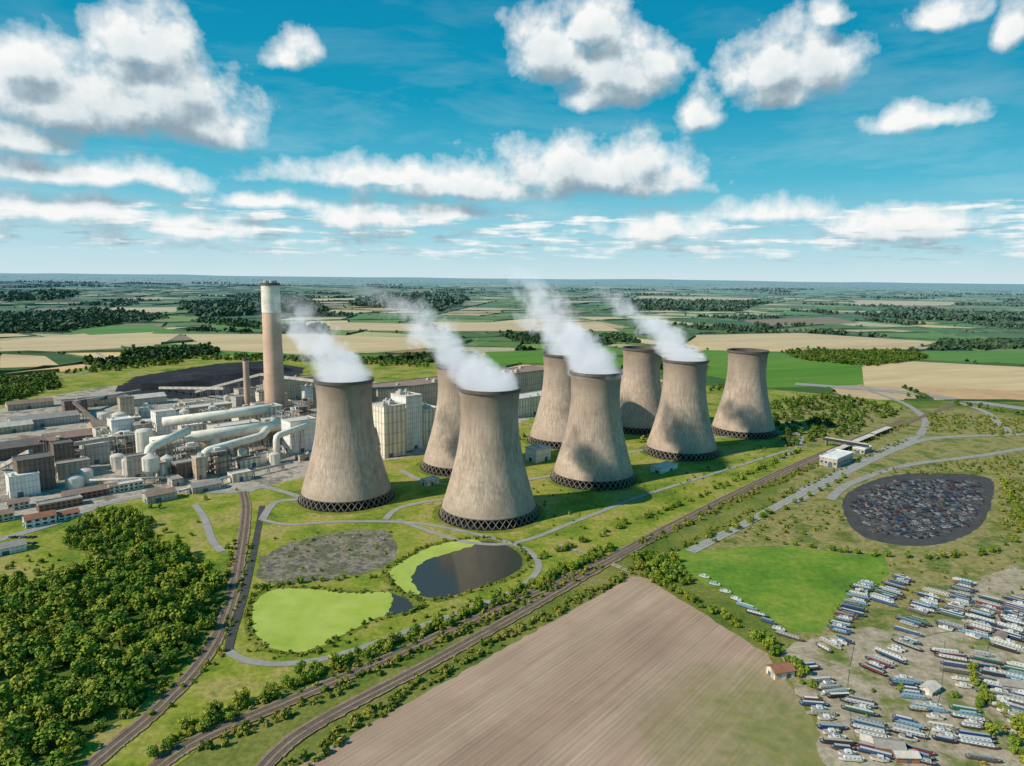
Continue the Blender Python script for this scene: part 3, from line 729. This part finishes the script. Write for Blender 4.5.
x0=min(p[0] for p in plant);x1=max(p[0] for p in plant);y0=min(p[1] for p in plant);y1=max(p[1] for p in plant)
def free(x,y,r): return all(math.hypot(x-a,y-b)>r+c for a,b,c in occ) and all(math.hypot(x-p.x,y-p.y)>r+50 for p,_ in tops)
cnt=0
for _ in range(4000):
    if cnt>=90: break
    q=(R.uniform(x0,x1),R.uniform(y0,y1))
    if not inside(q,plant): continue
    w=R.uniform(9,32); d=R.uniform(9,20); h=R.choice([5,6,8,10,13,18,24,30])*R.uniform(.8,1.2)
    if not free(q[0],q[1],max(w,d)*.34): continue
    cnt+=1; lv=Vector((q[0],q[1],0)); t=R.random()
    if t<.22: tank(0,0,R.uniform(3,6),R.uniform(8,24),R.choice(['dome','silo']),R.choice(['tank','pipe']),loc=lv)
    elif t<.32 and w>12: steelwork(0,0,w,d,R.uniform(12,26),loc=lv)
    else:
        wl=R.choice(['cream','greyc','beige','brown','cream','beige','white','cream']); rf=R.choice(['roofg','roofb','roofl','roofl','roofw','roofg'])
        nm={'cream':'cream','greyc':'grey','beige':'beige','brown':'brown','white':'white'}[wl]
        building('plant_building',nm+' clad plant building with flat roof','building',0,0,w,d,h,wl,rf,style='flat',vents=R.choice([0,1,2]),loc=lv)
def conveyor(a,b,label,w=4):
    a=Vector(a);b=Vector(b); base=a.copy(); base.z=0
    e=obj('conveyor_gantry',None,loc=base,label=label,cat='conveyor')
    mb=MB(); mb.beam(a-base,b-base,w); obj('gallery',mb.mesh('gallery',[M[R.choice(['greyc','brown'])]]),e)
    k=max(2,int((b-a).length/22))
    for i in range(1,k+1):
        q=a.lerp(b,i/k)-base
        if q.z<4: continue
        mb=MB(); mb.beam((q.x-2.5,q.y,0),(q.x-1,q.y,q.z-w/2),.6); mb.beam((q.x+2.5,q.y,0),(q.x+1,q.y,q.z-w/2),.6); obj('trestle',mb.mesh('trestle',[M['metald']]),e)
for a in [(at(196,394,4),at(262,400,44)),(at(160,390,4),at(225,404,26)),(at(0,470,3),at(34,484,34)),(at(62,474,30),at(128,456,24)),(at(20,440,4),at(64,468,32)),(at(262,400,44),at(322,414,50)),(at(75,414,18),at(112,440,6)),(at(75,414,18),at(140,394,6))]:
    conveyor(a[0],a[1],'enclosed sloping coal conveyor on trestles')
for px,py,w,d,h in [(165,386,80,40,11),(215,378,90,40,12),(260,371,70,30,9)]:
    mb=MB(); nx_,ny_=40,20; vs=[]
    for j in range(ny_+1):
        for i in range(nx_+1):
            u=2*i/nx_-1; v=2*j/ny_-1; r_=max(0,1-(abs(u)**3+abs(v)**3)**(1/3)); vs.append((u*w,v*d,min(1,r_*3.2)*h*(1+.06*math.sin(u*7+v*3))+.05))
    mb.add(vs,[(j*(nx_+1)+i,j*(nx_+1)+i+1,(j+1)*(nx_+1)+i+1,(j+1)*(nx_+1)+i) for j in range(ny_) for i in range(nx_)])
    obj('coal_heap',mb.mesh('coal_heap',[M['coal']],True),loc=site(px,py,.3),rz=.45,label='long flat topped black heap of coal',cat='coal heap')

# ------------------------------------------------------------ cars
def car_mb():
    mb=MB(); L_=2.15; W=.88
    prof_=[(-L_,.35),(-L_,.85),(-1.5,.95),(1.1,.9),(L_,.7),(L_,.35)]
    n=len(prof_); mb.add([(x,-W,z) for x,z in prof_]+[(x,W,z) for x,z in prof_],[tuple(range(n)),tuple(range(2*n-1,n-1,-1))]+[(i,n+i,n+(i+1)%n,(i+1)%n) for i in range(n)],0)
    mb.add([(-1.8,-.82,.94),(.95,-.82,.92),(.95,.82,.92),(-1.8,.82,.94),(-1.35,-.66,1.42),(.2,-.66,1.42),(.2,.66,1.42),(-1.35,.66,1.42)],[(0,1,5,4),(1,2,6,5),(2,3,7,6),(3,0,4,7)],1)
    mb.add([(-1.35,-.66,1.425),(.2,-.66,1.425),(.2,.66,1.425),(-1.35,.66,1.425)],[(0,1,2,3)],0)
    for x in (-1.3,1.3):
        for y in (-.9,.72):
            vs=[(x+.33*math.cos(a),yy,.33+.33*math.sin(a)) for yy in (y,y+.18) for a in [2*math.pi*i/10 for i in range(10)]]
            mb.add(vs,[tuple(range(10)),tuple(range(19,9,-1))]+[(i,10+i,10+(i+1)%10,(i+1)%10) for i in range(10)],2)
    return mb
CB_=car_mb(); CM=CB_.mesh('car',[M['paint'],M['glass'],M['tyre']])
carcols=[((.22,.22,.22),'silver'),((.02,.02,.025),'black'),((.36,.36,.35),'white'),((.13,.03,.02),'red'),((.03,.05,.12),'blue'),((.10,.10,.11),'grey'),((.03,.03,.03),'black'),((.12,.12,.13),'grey')]
def put_car(p,rz,grp,z=.22):
    c,nm=R.choice(carcols); o=obj('parked_car',CM,loc=(p[0],p[1],z),rz=rz,label=nm+' parked car standing in a marked bay',cat='car',group=grp); o.color=(*c,1)
cp=[(850,505),(866,489),(905,479),(980,481),(984,500),(968,526),(922,540),(868,532)]
ca=math.radians(8); bm=MB(); slots=[]
for row in range(-12,14):
    for k in range(-60,60):
        off=row*13+ (0)
        for sub in (0,5.2):
            lo_=off+sub; xx=k*2.75; cv=.0016*xx**2
            x=405+xx*math.cos(ca)-(lo_-cv)*math.sin(ca); y=625+xx*math.sin(ca)+(lo_-cv)*math.cos(ca)
            q=proj((x,y,0))
            if not inside(q,cp): continue
            bx=x+1.37*math.cos(ca);by=y+1.37*math.sin(ca)
            bm.box(bx-.06,bx+.06,by-2.2,by+2.2,zcp,zcp+.01)
            if k%17 in (0,1): continue
            if R.random()<.8: slots.append((x,y,ca-.0032*xx+math.pi/2+(math.pi if R.random()<.5 else 0)))
struct('bay_marking',bm.mesh('bay_marking',[M['line']]),'white painted parking bay lines')
slots.sort(key=lambda s:math.hypot(s[0],s[1]))
for s in slots[:275]: put_car(s,s[2],'cars in the station car park',zcp)
nc=len(slots)
if nc>275:
    mb=MB(); mats=[plain('car_paint_'+str(i),c[0],.4) for i,c in enumerate(carcols)]
    for s in slots[275:]:
        ci=R.randrange(len(mats)); c_,s_=math.cos(s[2]),math.sin(s[2]); o=len(mb.v)
        mb.v+=[(v[0]*c_-v[1]*s_+s[0],v[0]*s_+v[1]*c_+s[1],v[2]+zcp) for v in CB_.v]
        mb.f+=[tuple(i+o for i in f) for f in CB_.f]; mb.m+=[ci if q==0 else len(mats)+q-1 for q in CB_.m]
    obj('distant_parked_cars',mb.mesh('distant_parked_cars',mats+[M['glass'],M['tyre']]),label='rows of many small parked cars on asphalt',cat='cars',kind='stuff')
for i in range(14):
    p=site(10+(i%7)*4,538+(i//7)*6); put_car((p.x,p.y),YAW+R.choice([0,math.pi]),'cars beside the works entrance',.25)
# ------------------------------------------------------------ boats
def boat_meshes(Ln,W,Hh,cab0,cab1,ch):
    mb=MB(); l=Ln/2;w=W/2
    top=[(-l,0),(-l+.5,w*.8),(-l+1.4,w),(l-3,w),(l-1.2,w*.6),(l,0),(l-1.2,-w*.6),(l-3,-w),(-l+1.4,-w),(-l+.5,-w*.8)]
    n=len(top)
    vs=[(x*.96,y*.8,.5) for x,y in top]+[(x,y,.5+Hh+(.25 if abs(x)>l-1.3 else 0)) for x,y in top]
    mb.add(vs,[tuple(range(n))]+[(i,(i+1)%n,n+(i+1)%n,n+i) for i in range(n)],0); mb.add([(x*.97,y*.93,.4+Hh) for x,y in top],[tuple(range(n))[::-1]],1)
    for x in (-l*.6,0,l*.5): mb.box(x-.2,x+.2,-w*.8,w*.8,0,.55,2)
    hull=mb.mesh('hull',[M['hullp'],M['roofg'],M['bark']])
    mb=MB(); a,b_=cab0*l,cab1*l; z=.42+Hh; wi=w*.86
    mb.add([(a,-wi,z),(b_,-wi,z),(b_,wi,z),(a,wi,z),(a+.2,-wi*.84,z+ch),(b_-.3,-wi*.84,z+ch),(b_-.3,wi*.84,z+ch),(a+.2,wi*.84,z+ch)],[(4,5,6,7),(0,1,5,4),(1,2,6,5),(2,3,7,6),(3,0,4,7)],0)
    k=int((b_-a)/1.8)
    for i in range(k):
        x=a+.8+i*1.8
        for s in (-1,1):
            mb.add([(x,s*wi*.965,z+ch*.35),(x+.8,s*wi*.965,z+ch*.35),(x+.8,s*wi*.905,z+ch*.75),(x,s*wi*.905,z+ch*.75)],[(0,1,2,3)],1)
    mb.add([(a+.3,-wi*.8,z+ch+.03),(b_-.4,-wi*.8,z+ch+.03),(b_-.4,wi*.8,z+ch+.03),(a+.3,wi*.8,z+ch+.03)],[(0,1,2,3)],2)
    return hull,mb.mesh('cabin',[M['paint'],M['glass'],M['cabroof']])
M['hullp']=objcol('hull_paint',.5)
m,nt,b=newmat('cabin_roof'); oi=N(nt,'ShaderNodeObjectInfo'); rp=ramp(nt,oi.outputs['Random'],[(0,(.50,.49,.45)),(.2,(.14,.18,.20)),(.32,(.60,.59,.56)),(.5,(.18,.28,.34)),(.62,(.64,.63,.59)),(.75,(.10,.18,.11)),(.85,(.36,.31,.25)),(.93,(.6,.59,.56))]); L(nt,rp,b.inputs['Base Color']); M['cabroof']=m
NB=[boat_meshes(15,2.1,1.0,-.8,.66,.95),boat_meshes(17.5,2.1,1.0,-.82,.7,.95),boat_meshes(11,2.1,1.0,-.75,.6,.95)]
CB=[boat_meshes(8,2.6,1.2,-.3,.45,1.0)]
bc=[((.02,.05,.13),'navy blue'),((.04,.14,.07),'green'),((.20,.04,.03),'dark red'),((.04,.04,.045),'black'),((.36,.36,.35),'grey'),((.17,.31,.40),'pale blue'),((.62,.62,.59),'white'),((.62,.62,.59),'white'),((.40,.36,.28),'cream'),((.14,.12,.10),'brown'),((.05,.10,.20),'blue')]
nbt=0
def put_boat(p,ang,white=False):
    global nbt
    if nbt>=290: return
    nbt+=1
    if white or R.random()<.25:
        h,c=CB[0]; cc,nm=bc[6] if R.random()<.7 else R.choice(bc); hc=(.58,.58,.56); lab=nm+' cabin cruiser propped up on blocks ashore'
    else:
        h,c=R.choice(NB); cc,nm=R.choice(bc); hc=R.choice([(.03,.03,.032),(.04,.05,.09),(.10,.09,.08),cc,cc]); lab=nm+' narrowboat resting on blocks in the yard'
    o=obj('boat',h,loc=(p[0],p[1],.24),rz=ang,label=lab,cat='boat',group='boats stored in the yard'); o.color=(*hc,1)
    q=obj('cabin',c,o); q.color=(*cc,1)
rows=[((868,583),(836,634)),((905,578),(880,604)),((938,590),(905,634)),((966,582),(948,632)),((990,600),(975,640)),((1018,600),(1005,652)),
 ((915,640),(868,672)),((800,662),(842,700)),((812,700),(850,764)),((858,700),(880,764)),((900,678),(922,714)),
 ((945,652),(965,690)),((985,655),(1004,715)),((930,705),(948,745)),((1015,665),(1022,740)),((965,710),(985,764)),((845,640),(820,650)),((905,720),(915,764))]
for a,b_ in rows:
    A=site(*a);Bp=site(*b_); d=Bp-A; n=int(d.length/3.5); ang=math.atan2(d.y,d.x)+math.pi/2+R.uniform(-.12,.12)
    ang=(ang+math.pi/2)%math.pi-math.pi/2
    for i in range(n):
        if R.random()<.17: continue
        p=A.lerp(Bp,(i+.5)/n); s=R.uniform(-1.5,1.5)
        put_boat((p.x+s*math.cos(ang),p.y+s*math.sin(ang)),ang+R.gauss(0,.04)+(math.pi if R.random()<.5 else 0))
for i in range(9):
    t=i/8; p=site(704+t*85,578+t*60); put_boat((p.x,p.y),-.75+R.gauss(0,.1),i<4)
for px,py,w,d,h,rf in [(780,675,12,8,4,'roofr'),(888,752,12,7,4,'roofg'),(930,692,9,6,3,'roofl'),(1010,690,10,7,4,'roofg'),(1000,640,8,5,3,'roofb'),(870,745,8,5,3,'roofl'),(905,760,10,5,3,'roofl')]:
    building('shed','small boat yard shed','shed',px,py,w,d,h,R.choice(['brick','cream','greyc']),rf,yaw=R.uniform(-30,40),style='gable')

# ------------------------------------------------------------ vegetation
def crown_template(nq,q,seed):
    r=np.random.default_rng(seed); lobes=[(0,0,1.25,.72)]
    for i in range(r.integers(4,8)):
        a=r.uniform(0,6.28); k=r.uniform(.35,.62); lobes.append((k*math.cos(a),k*math.sin(a),r.uniform(.7,1.8),r.uniform(.32,.58)))
    V=[]
    for k in range(nq):
        l=lobes[r.integers(len(lobes))]; d=r.normal(size=3); d/=np.linalg.norm(d); rr=l[3]*(r.uniform(.55,1.0)**.5)*r.uniform(.9,1.15)
        c=np.array(l[:3])+d*rr
        n=d+r.normal(size=3)*.4+np.array([0,0,.45]); n/=np.linalg.norm(n); u=np.cross(n,r.normal(size=3)); u/=np.linalg.norm(u); v=np.cross(n,u)
        s=q*r.uniform(.6,1.3)
        V+= [c-u*s-v*s*.7,c+u*s*.8-v*s,c+u*s+v*s*.8,c-u*s*.7+v*s]
    return np.array(V)
def trunk_mb():
    mb=MB(); mb.cyl(0,0,0,1.1,.11,.06,n=7)
    for i in range(4):
        a=i*1.6+.3; mb.beam((0,0,.6+.1*i),(.42*math.cos(a),.42*math.sin(a),1.2+.08*i),.055)
    return mb
NEAR=[crown_template(400,.11,i) for i in range(8)]
MIDT=[crown_template(90,.24,i+20) for i in range(4)]
def quads_mesh(name,V,mat):
    n=len(V)//4; me=bpy.data.meshes.new(name); me.vertices.add(len(V)); me.vertices.foreach_set('co',V.astype(np.float32).ravel())
    me.loops.add(4*n); me.loops.foreach_set('vertex_index',np.arange(4*n,dtype=np.int32))
    me.polygons.add(n); me.polygons.foreach_set('loop_start',np.arange(0,4*n,4,dtype=np.int32))
    me.materials.append(mat); me.update(calc_edges=True); me.validate(); return me
CMsh=[quads_mesh('crown',v,M['leaf']) for v in NEAR]; TM=trunk_mb().mesh('trunk',[M['bark']])
trees=[];bushes=[];dtrees=[]
def fill(px,spacing,r0,r1,target,jit=.5,prob=1.0,pw=1):
    P=S(px); poly=[(p.x,p.y) for p in P]; x0=min(p[0] for p in poly);x1=max(p[0] for p in poly);y0=min(p[1] for p in poly);y1=max(p[1] for p in poly)
    x=x0
    while x<x1:
        y=y0
        while y<y1:
            q=(x+R.uniform(-jit,jit)*spacing,y+R.uniform(-jit,jit)*spacing)
            if R.random()<prob and inside(q,poly): target.append((q[0],q[1],r0+(r1-r0)*R.random()**pw))
            y+=spacing
        x+=spacing
def along(px,width,spacing,r0,r1,target,prob=1.0):
    P=catmull(S(px),8)
    for i in range(len(P)-1):
        a,b_=P[i],P[i+1]; n=max(1,int((b_-a).length/spacing*max(1,width/6)))
        d=(b_-a).normalized(); nn=Vector((-d.y,d.x,0))
        for k in range(n):
            if R.random()>prob: continue
            p=a.lerp(b_,R.random())+nn*R.uniform(-width/2,width/2); target.append((p.x,p.y,R.uniform(r0,r1)))
WP=[(-60,596),(0,590),(60,578),(110,556),(150,548),(190,552),(222,585),(212,625),(180,668),(130,712),(85,745),(50,790),(-90,800)]
fill(WP,7.4,2.8,6.4,trees,.6,.9,1.3)
fill(WP,9,1.2,2.6,trees,.6,.5)
fill([(64,548),(80,522),(125,510),(150,525),(155,548),(120,556)],7,2.4,5.4,trees,.6,.9)
fill([(-60,572),(0,566),(60,556),(62,576),(0,588),(-60,592)],7,1,2.6,trees,.6,.35)
fill([(160,528),(200,522),(200,545),(170,548)],8,1.6,3,trees,.5,.25)
fill([(640,552),(668,558),(690,575),(700,592),(660,582),(630,566)],6,2.2,4.2,trees)
along([(150,755),(300,682),(430,630),(545,582),(612,548)],10,3.2,1.5,3.6,trees,.97)
along([(640,574),(700,606),(770,648),(810,690)],7,3.4,1.6,3.4,trees,.95)
along([(880,690),(980,700),(1000,712),(1040,730)],6,6,2,3.2,trees,.5)
along([(972,668),(985,712)],5,5,2,3,trees)
fill([(985,735),(1030,730),(1040,770),(1000,770)],6,2.5,4,trees,prob=.7)
fill([(770,402),(830,394),(905,410),(850,436),(785,448),(770,425)],10.5,2,5.4,dtrees,.7,.62,1.2)
fill([(-30,382),(55,376),(60,388),(0,405),(-30,405)],10,3.5,6,dtrees,prob=.9)
fill([(780,352),(905,352),(930,358),(880,366),(862,366),(800,360)],12,4,7,dtrees,prob=.97)
fill([(60,374),(120,362),(120,352),(200,354),(180,364),(110,372)],12,3,5,dtrees,prob=.7)
fill([(200,356),(330,358),(430,362),(430,368),(300,362),(200,360)],12,3,6,dtrees,prob=.6)
fill([(560,378),(700,384),(780,392),(700,392),(560,386)],12,3,5,dtrees,prob=.5)
along([(905,396),(960,405),(1040,418)],14,8,2.5,4.5,dtrees,.4)
along([(690,546),(790,506),(845,478)],6,7,2,3.4,trees,.7)
along([(540,560),(580,545),(640,520),(720,488),(800,450)],6,5,1.8,3.2,trees,.7)
along([(255,590),(300,583),(380,577)],4,4,1.4,2.4,trees)
along([(1000,478),(1020,520),(1000,550),(900,558),(790,546)],5,5,1.8,3,trees,.8)
along([(560,480),(640,440),(700,432),(770,420)],20,14,2,3.5,trees,.4)
along([(420,470),(520,440),(560,420)],20,12,2.2,3.6,trees,.5)
along([(100,516),(200,500),(250,488)],14,10,1.6,3.2,trees,.5)
along([(200,752),(420,652),(600,566)],8,2.2,.9,2.3,bushes,.95)
along([(262,790),(440,674),(640,568)],9,2.0,.9,2.4,bushes,.97)
along([(160,745),(300,690),(440,630),(600,558)],8,2.6,.9,2.0,bushes,.8)
along([(232,650),(300,655),(420,620),(530,578)],6,4,.8,1.6,bushes,.6)
along([(100,735),(185,668),(222,600),(232,540)],7,2.6,.8,2.2,bushes,.9)
along([(150,720),(215,660),(238,600),(250,545)],6,3,.8,1.8,bushes,.7)
for p_ in (p1,p2):
    g_=grow(p_,1.09); along(g_+[g_[0]],5,2.0,.6,1.7,bushes,.95)
along([(640,545),(800,472),(905,425)],10,3.0,1,2.4,bushes,.8)
along([(660,560),(800,488),(905,440)],8,3.6,1,2.2,bushes,.7)
fill([(850,475),(1040,450),(1040,475),(990,475)],7.5,.9,2.6,bushes,prob=.6)
fill([(925,412),(1080,424),(1080,440),(925,432)],8,1,3,bushes,prob=.6)
fill([(1000,480),(1060,480),(1060,540),(1000,540)],7,1,2.8,bushes,prob=.7)
fill([(700,545),(790,508),(835,500),(850,540),(780,546)],8,.8,2.4,bushes,prob=.5)
fill([(880,560),(1040,550),(1040,600),(960,590),(870,600)],7,.7,1.6,bushes,prob=.28)
fill([(815,700),(930,640),(1040,650),(1040,770),(850,770)],9,.7,1.6,bushes,prob=.22)
fill([(540,470),(640,520),(560,545),(520,520)],11,.8,1.6,bushes,prob=.3)
fill([(262,540),(330,528),(390,528),(398,560),(300,585)],8,.6,1.4,bushes,prob=.25)
fill([(640,480),(780,440),(800,460),(640,530)],11,.7,1.8,bushes,prob=.35)
fill([(0,592),(0,560),(60,552),(60,580)],7,.6,1.5,bushes,prob=.4)
def ok(t): return all((t[0]-p.x)**2+(t[1]-p.y)**2>52**2 for p,_ in tops) and all(math.hypot(t[0]-a,t[1]-b_)>c+2 for a,b_,c in occ)
trees=[t for t in trees if ok(t)]; bushes=[t for t in bushes if ok(t)]; dtrees=[t for t in dtrees if ok(t)]
def inview(t):
    q=proj((t[0],t[1],4)); return -15<q[0]<1039 and 250<q[1]<785
trees.sort(key=lambda t:(0 if inview(t) else 1, math.hypot(t[0],t[1])/t[2]))
ind=trees[:295]; rest=trees[295:]
for i,(x,y,r) in enumerate(ind):
    e=obj('tree',None,loc=(x,y,.1),rz=R.uniform(0,6.28),label='leafy green broadleaf tree in a dense wood' if x<-90 else 'leafy green broadleaf tree beside the railway and fields',cat='tree',group='broadleaf trees')
    e.scale=(r,r*R.uniform(.85,1.15),r*R.uniform(.8,1.25))
    obj('trunk',TM,e); obj('crown',CMsh[i%8],e)
def mk(pts,temps,sink):
    out=[]
    for x,y,r in pts:
        V=temps[R.randrange(len(temps))]; a=R.uniform(0,6.28); c,s=math.cos(a),math.sin(a)
        W=V.copy(); W[:,0]=(V[:,0]*c-V[:,1]*s)*r+x; W[:,1]=(V[:,0]*s+V[:,1]*c)*r+y; W[:,2]=(V[:,2]-sink)*r*R.uniform(.8,1.25)+.1; out.append(W)
    return out
nearr=[t for t in rest if t[1]<650]; midr=[t for t in rest if t[1]>=650]
me=quads_mesh('woodland',np.concatenate(mk(nearr,NEAR,.25)+mk(midr,MIDT,.25)),M['leaf'])
obj('woodland',me,label='dense green woodland canopy',cat='woodland',kind='stuff')
me=quads_mesh('dark_woodland',np.concatenate(mk(dtrees,MIDT,.3)),M['leafdark'])
obj('dark_woodland',me,label='dark green woods beyond the cooling towers',cat='woodland',kind='stuff')
me=quads_mesh('bush_scrub',np.concatenate(mk(bushes,MIDT,.55)),M['leafbush'])
obj('bush_scrub',me,label='green and yellow bushes along the railway banks',cat='bushes',kind='stuff')
FART=[crown_template(14,.5,i+40) for i in range(4)]
woods=[]
for px,sp_,r_ in [([(0,318),(100,312),(170,318),(60,332),(0,334)],24,13),([(180,306),(290,300),(330,312),(200,318)],34,18),([(380,296),(470,300),(440,312),(350,306)],40,20),
   ([(620,302),(760,304),(740,312),(620,310)],34,17),([(130,352),(210,347),(222,354),(140,362)],13,7),([(880,312),(1024,316),(1024,322),(900,320)],30,15),([(500,335),(620,336),(640,344),(520,344)],18,9),([(0,296),(80,294),(60,300),(0,302)],50,24),([(330,333),(210,320),(190,322),(300,334)],22,11),([(940,342),(1040,343),(1040,349),(930,350)],16,8)]:
    fill(px,sp_,r_*.7,r_*1.1,woods,.6)
far_pts=[t for t in far_pts if not inside((t[0],t[1]),sitepoly)]
if len(far_pts)>32000: far_pts=R.sample(far_pts,32000)
me=quads_mesh('hedgerow_trees',np.concatenate(mk(far_pts+woods,FART,.4)),M['leaffar'])
obj('hedgerow_trees',me,label='dark distant hedgerows and woods between fields',cat='woodland',kind='stuff')
print('COUNTS trees',len(trees),'bushes',len(bushes),'far',len(far_pts),len(woods),'fields',len(fields),'boats',nbt,'cars',nc,'plant',cnt)

# ------------------------------------------------------------ sun, sky, clouds
SUN_EL=math.radians(39); sd=Vector((-.92,-.40,0)).normalized(); sdir=Vector((sd.x*math.cos(SUN_EL),sd.y*math.cos(SUN_EL),math.sin(SUN_EL)))
ld=bpy.data.lights.new('sun','SUN'); ld.energy=5.0; ld.angle=math.radians(.5); ld.color=(1,.92,.79)
lo=bpy.data.objects.new('sun',ld); col.objects.link(lo); lo.rotation_euler=sdir.to_track_quat('Z','Y').to_euler(); lo.location=(0,0,500)
w=bpy.data.worlds.new('World'); bpy.context.scene.world=w; w.use_nodes=True; nt=w.node_tree; nt.nodes.clear()
try:
    w.cycles.sampling_method='MANUAL'; w.cycles.sample_map_resolution=256
except Exception: pass
out=N(nt,'ShaderNodeOutputWorld'); bg=N(nt,'ShaderNodeBackground'); bg.inputs[1].default_value=.1; L(nt,bg.outputs[0],out.inputs[0])
sky=N(nt,'ShaderNodeTexSky'); sky.sky_type='NISHITA'; sky.sun_disc=False; sky.sun_elevation=SUN_EL; sky.sun_rotation=math.atan2(sdir.x,sdir.y); sky.altitude=100; sky.air_density=1.0; sky.dust_density=.6; sky.ozone_density=2
g=bpy.data.node_groups.new('CloudDensity','ShaderNodeTree')
g.interface.new_socket('Vec',in_out='INPUT',socket_type='NodeSocketVector'); g.interface.new_socket('Fac',in_out='OUTPUT',socket_type='NodeSocketFloat')
gi=N(g,'NodeGroupInput'); go=N(g,'NodeGroupOutput')
V0=gi.outputs[0]
nz=N(g,'ShaderNodeTexNoise'); nz.inputs['Scale'].default_value=14; nz.inputs['Detail'].default_value=2; L(g,V0,nz.inputs['Vector'])
wv=vmath(g,'SUBTRACT',nz.outputs['Color'],(.5,.5,.5)); wv=vmath(g,'MULTIPLY',wv,(.05,.025,0)); V=vmath(g,'ADD',V0,wv)
CL=[(50,92,82,42),(150,88,98,52),(140,38,60,34),(35,58,50,32),(205,118,52,30),(25,135,54,22),(85,172,128,18),(290,48,27,17),
 (555,45,46,38),(622,62,56,36),(600,88,40,20),(592,20,46,26),(775,62,46,36),(812,62,44,34),(780,90,36,20),(700,108,22,25),
 (590,165,106,32),(400,174,134,17),(655,180,48,20),(470,186,104,17),(920,115,46,15),(944,14,40,15),(1014,24,24,24),(832,12,22,14),
 (905,224,80,20),(770,211,62,14),(668,228,62,16),(50,208,100,16),(195,226,86,14),(365,214,50,17),(450,213,50,10),(262,199,56,9)]
acc=None
for (cx,cy,rx,ry) in CL:
    d=ray(cx,cy); az=math.atan2(d.x,d.y); el=math.asin(d.z)
    k=math.cos(az); rx_=rx/F*k*k*1.12; ry_=ry/F*k*1.1
    s=vmath(g,'SUBTRACT',V,(az,el-ry_*.32,0)); a=vmath(g,'MULTIPLY',s,(1/rx_,.80/ry_,0)); b2=vmath(g,'MULTIPLY',s,(-1/rx_,-1.9/ry_,0))
    f=math_(g,'SUBTRACT',1,vmath(g,'LENGTH',vmath(g,'MAXIMUM',a,b2)))
    f=math_(g,'MULTIPLY',f,min(1.0,.55+ry/80))
    acc=f if acc is None else math_(g,'MAXIMUM',acc,f)
acc=math_(g,'MAXIMUM',acc,-.9)
n1=noise(g,V0,20,6,.58)
spx=N(g,'ShaderNodeSeparateXYZ'); L(g,V0,spx.inputs[0])
vb=vmath(g,'MULTIPLY',V0,(13,110,1)); nb=noise(g,vb,1,4,.55,.1)
bandm=math_(g,'MULTIPLY',mrange(g,spx.outputs[1],.008,.03,0,1),mrange(g,spx.outputs[1],.08,.13,1,0))
band=math_(g,'SUBTRACT',math_(g,'MULTIPLY',math_(g,'SUBTRACT',nb,.43),2.8),math_(g,'MULTIPLY',math_(g,'SUBTRACT',1,bandm),1.2))
tot=math_(g,'MAXIMUM',acc,math_(g,'SUBTRACT',band,.12))
tot=math_(g,'ADD',tot,math_(g,'MULTIPLY',math_(g,'SUBTRACT',n1,.5),1.45))
L(g,tot,go.inputs[0])
tc=N(nt,'ShaderNodeTexCoord'); nrm=vmath(nt,'NORMALIZE',tc.outputs['Generated']); sp=N(nt,'ShaderNodeSeparateXYZ'); L(nt,nrm,sp.inputs[0])
az=math_(nt,'ARCTAN2',sp.outputs[0],sp.outputs[1]); el=math_(nt,'ARCSINE',sp.outputs[2])
cb=N(nt,'ShaderNodeCombineXYZ'); L(nt,az,cb.inputs[0]); L(nt,el,cb.inputs[1])
def dens(off):
    q=N(nt,'ShaderNodeGroup'); q.node_tree=g
    L(nt,vmath(nt,'ADD',cb.outputs[0],off),q.inputs[0]); return q.outputs[0]
D0=dens((0,0,0)); D1=dens((-.008,.026,0))
alpha=mrange(nt,D0,-.08,.44,0,1)
l1=mrange(nt,math_(nt,'SUBTRACT',D0,D1),-.38,.26,0,1); l2=mrange(nt,D1,-.1,.75,1,.0)
lit=math_(nt,'ADD',math_(nt,'MULTIPLY',l1,.50),math_(nt,'MULTIPLY',l2,.48),True)  # sunlit sides and grey undersides of clouds, shaded through colour
ccol=ramp(nt,lit,[(0,(2.7,3.7,4.4)),(.3,(4.2,5.3,5.9)),(.6,(6.9,7.7,8.0)),(.92,(9.4,9.5,9.4))])
elf=mrange(nt,el,0,.42,0,1)
grad=ramp(nt,elf,[(0,(6.2,7.7,8.2)),(.12,(3.6,6.7,7.7)),(.30,(.9,4.8,6.5)),(.55,(.05,3.2,5.1)),(1,(.0,2.2,4.1))])
skyc=mixc(nt,.985,sky.outputs[0],grad)
ve=vmath(nt,'MULTIPLY',cb.outputs[0],(3,14,1)); nv=noise(nt,ve,1,5,.65,.3); veil=math_(nt,'MULTIPLY',mrange(nt,nv,.48,.78,0,.5),mrange(nt,el,.03,.3,1,.3))
skyc=mixc(nt,veil,skyc,(6.6,8.0,8.4))
alpha=math_(nt,'MULTIPLY',alpha,mrange(nt,el,.0,.05,.3,1))
L(nt,mixc(nt,alpha,skyc,ccol),bg.inputs[0])

# ------------------------------------------------------------ camera
cd=bpy.data.cameras.new('camera'); cd.sensor_width=36; cd.lens=36*F/1024; cd.clip_start=1; cd.clip_end=150000
co=bpy.data.objects.new('camera',cd); col.objects.link(co); co.matrix_world=Matrix.Translation((0,0,H)) @ CR.to_4x4()
sc=bpy.context.scene; sc.camera=co
sc.view_settings.view_transform='Standard'; sc.view_settings.look='None'; sc.view_settings.exposure=0
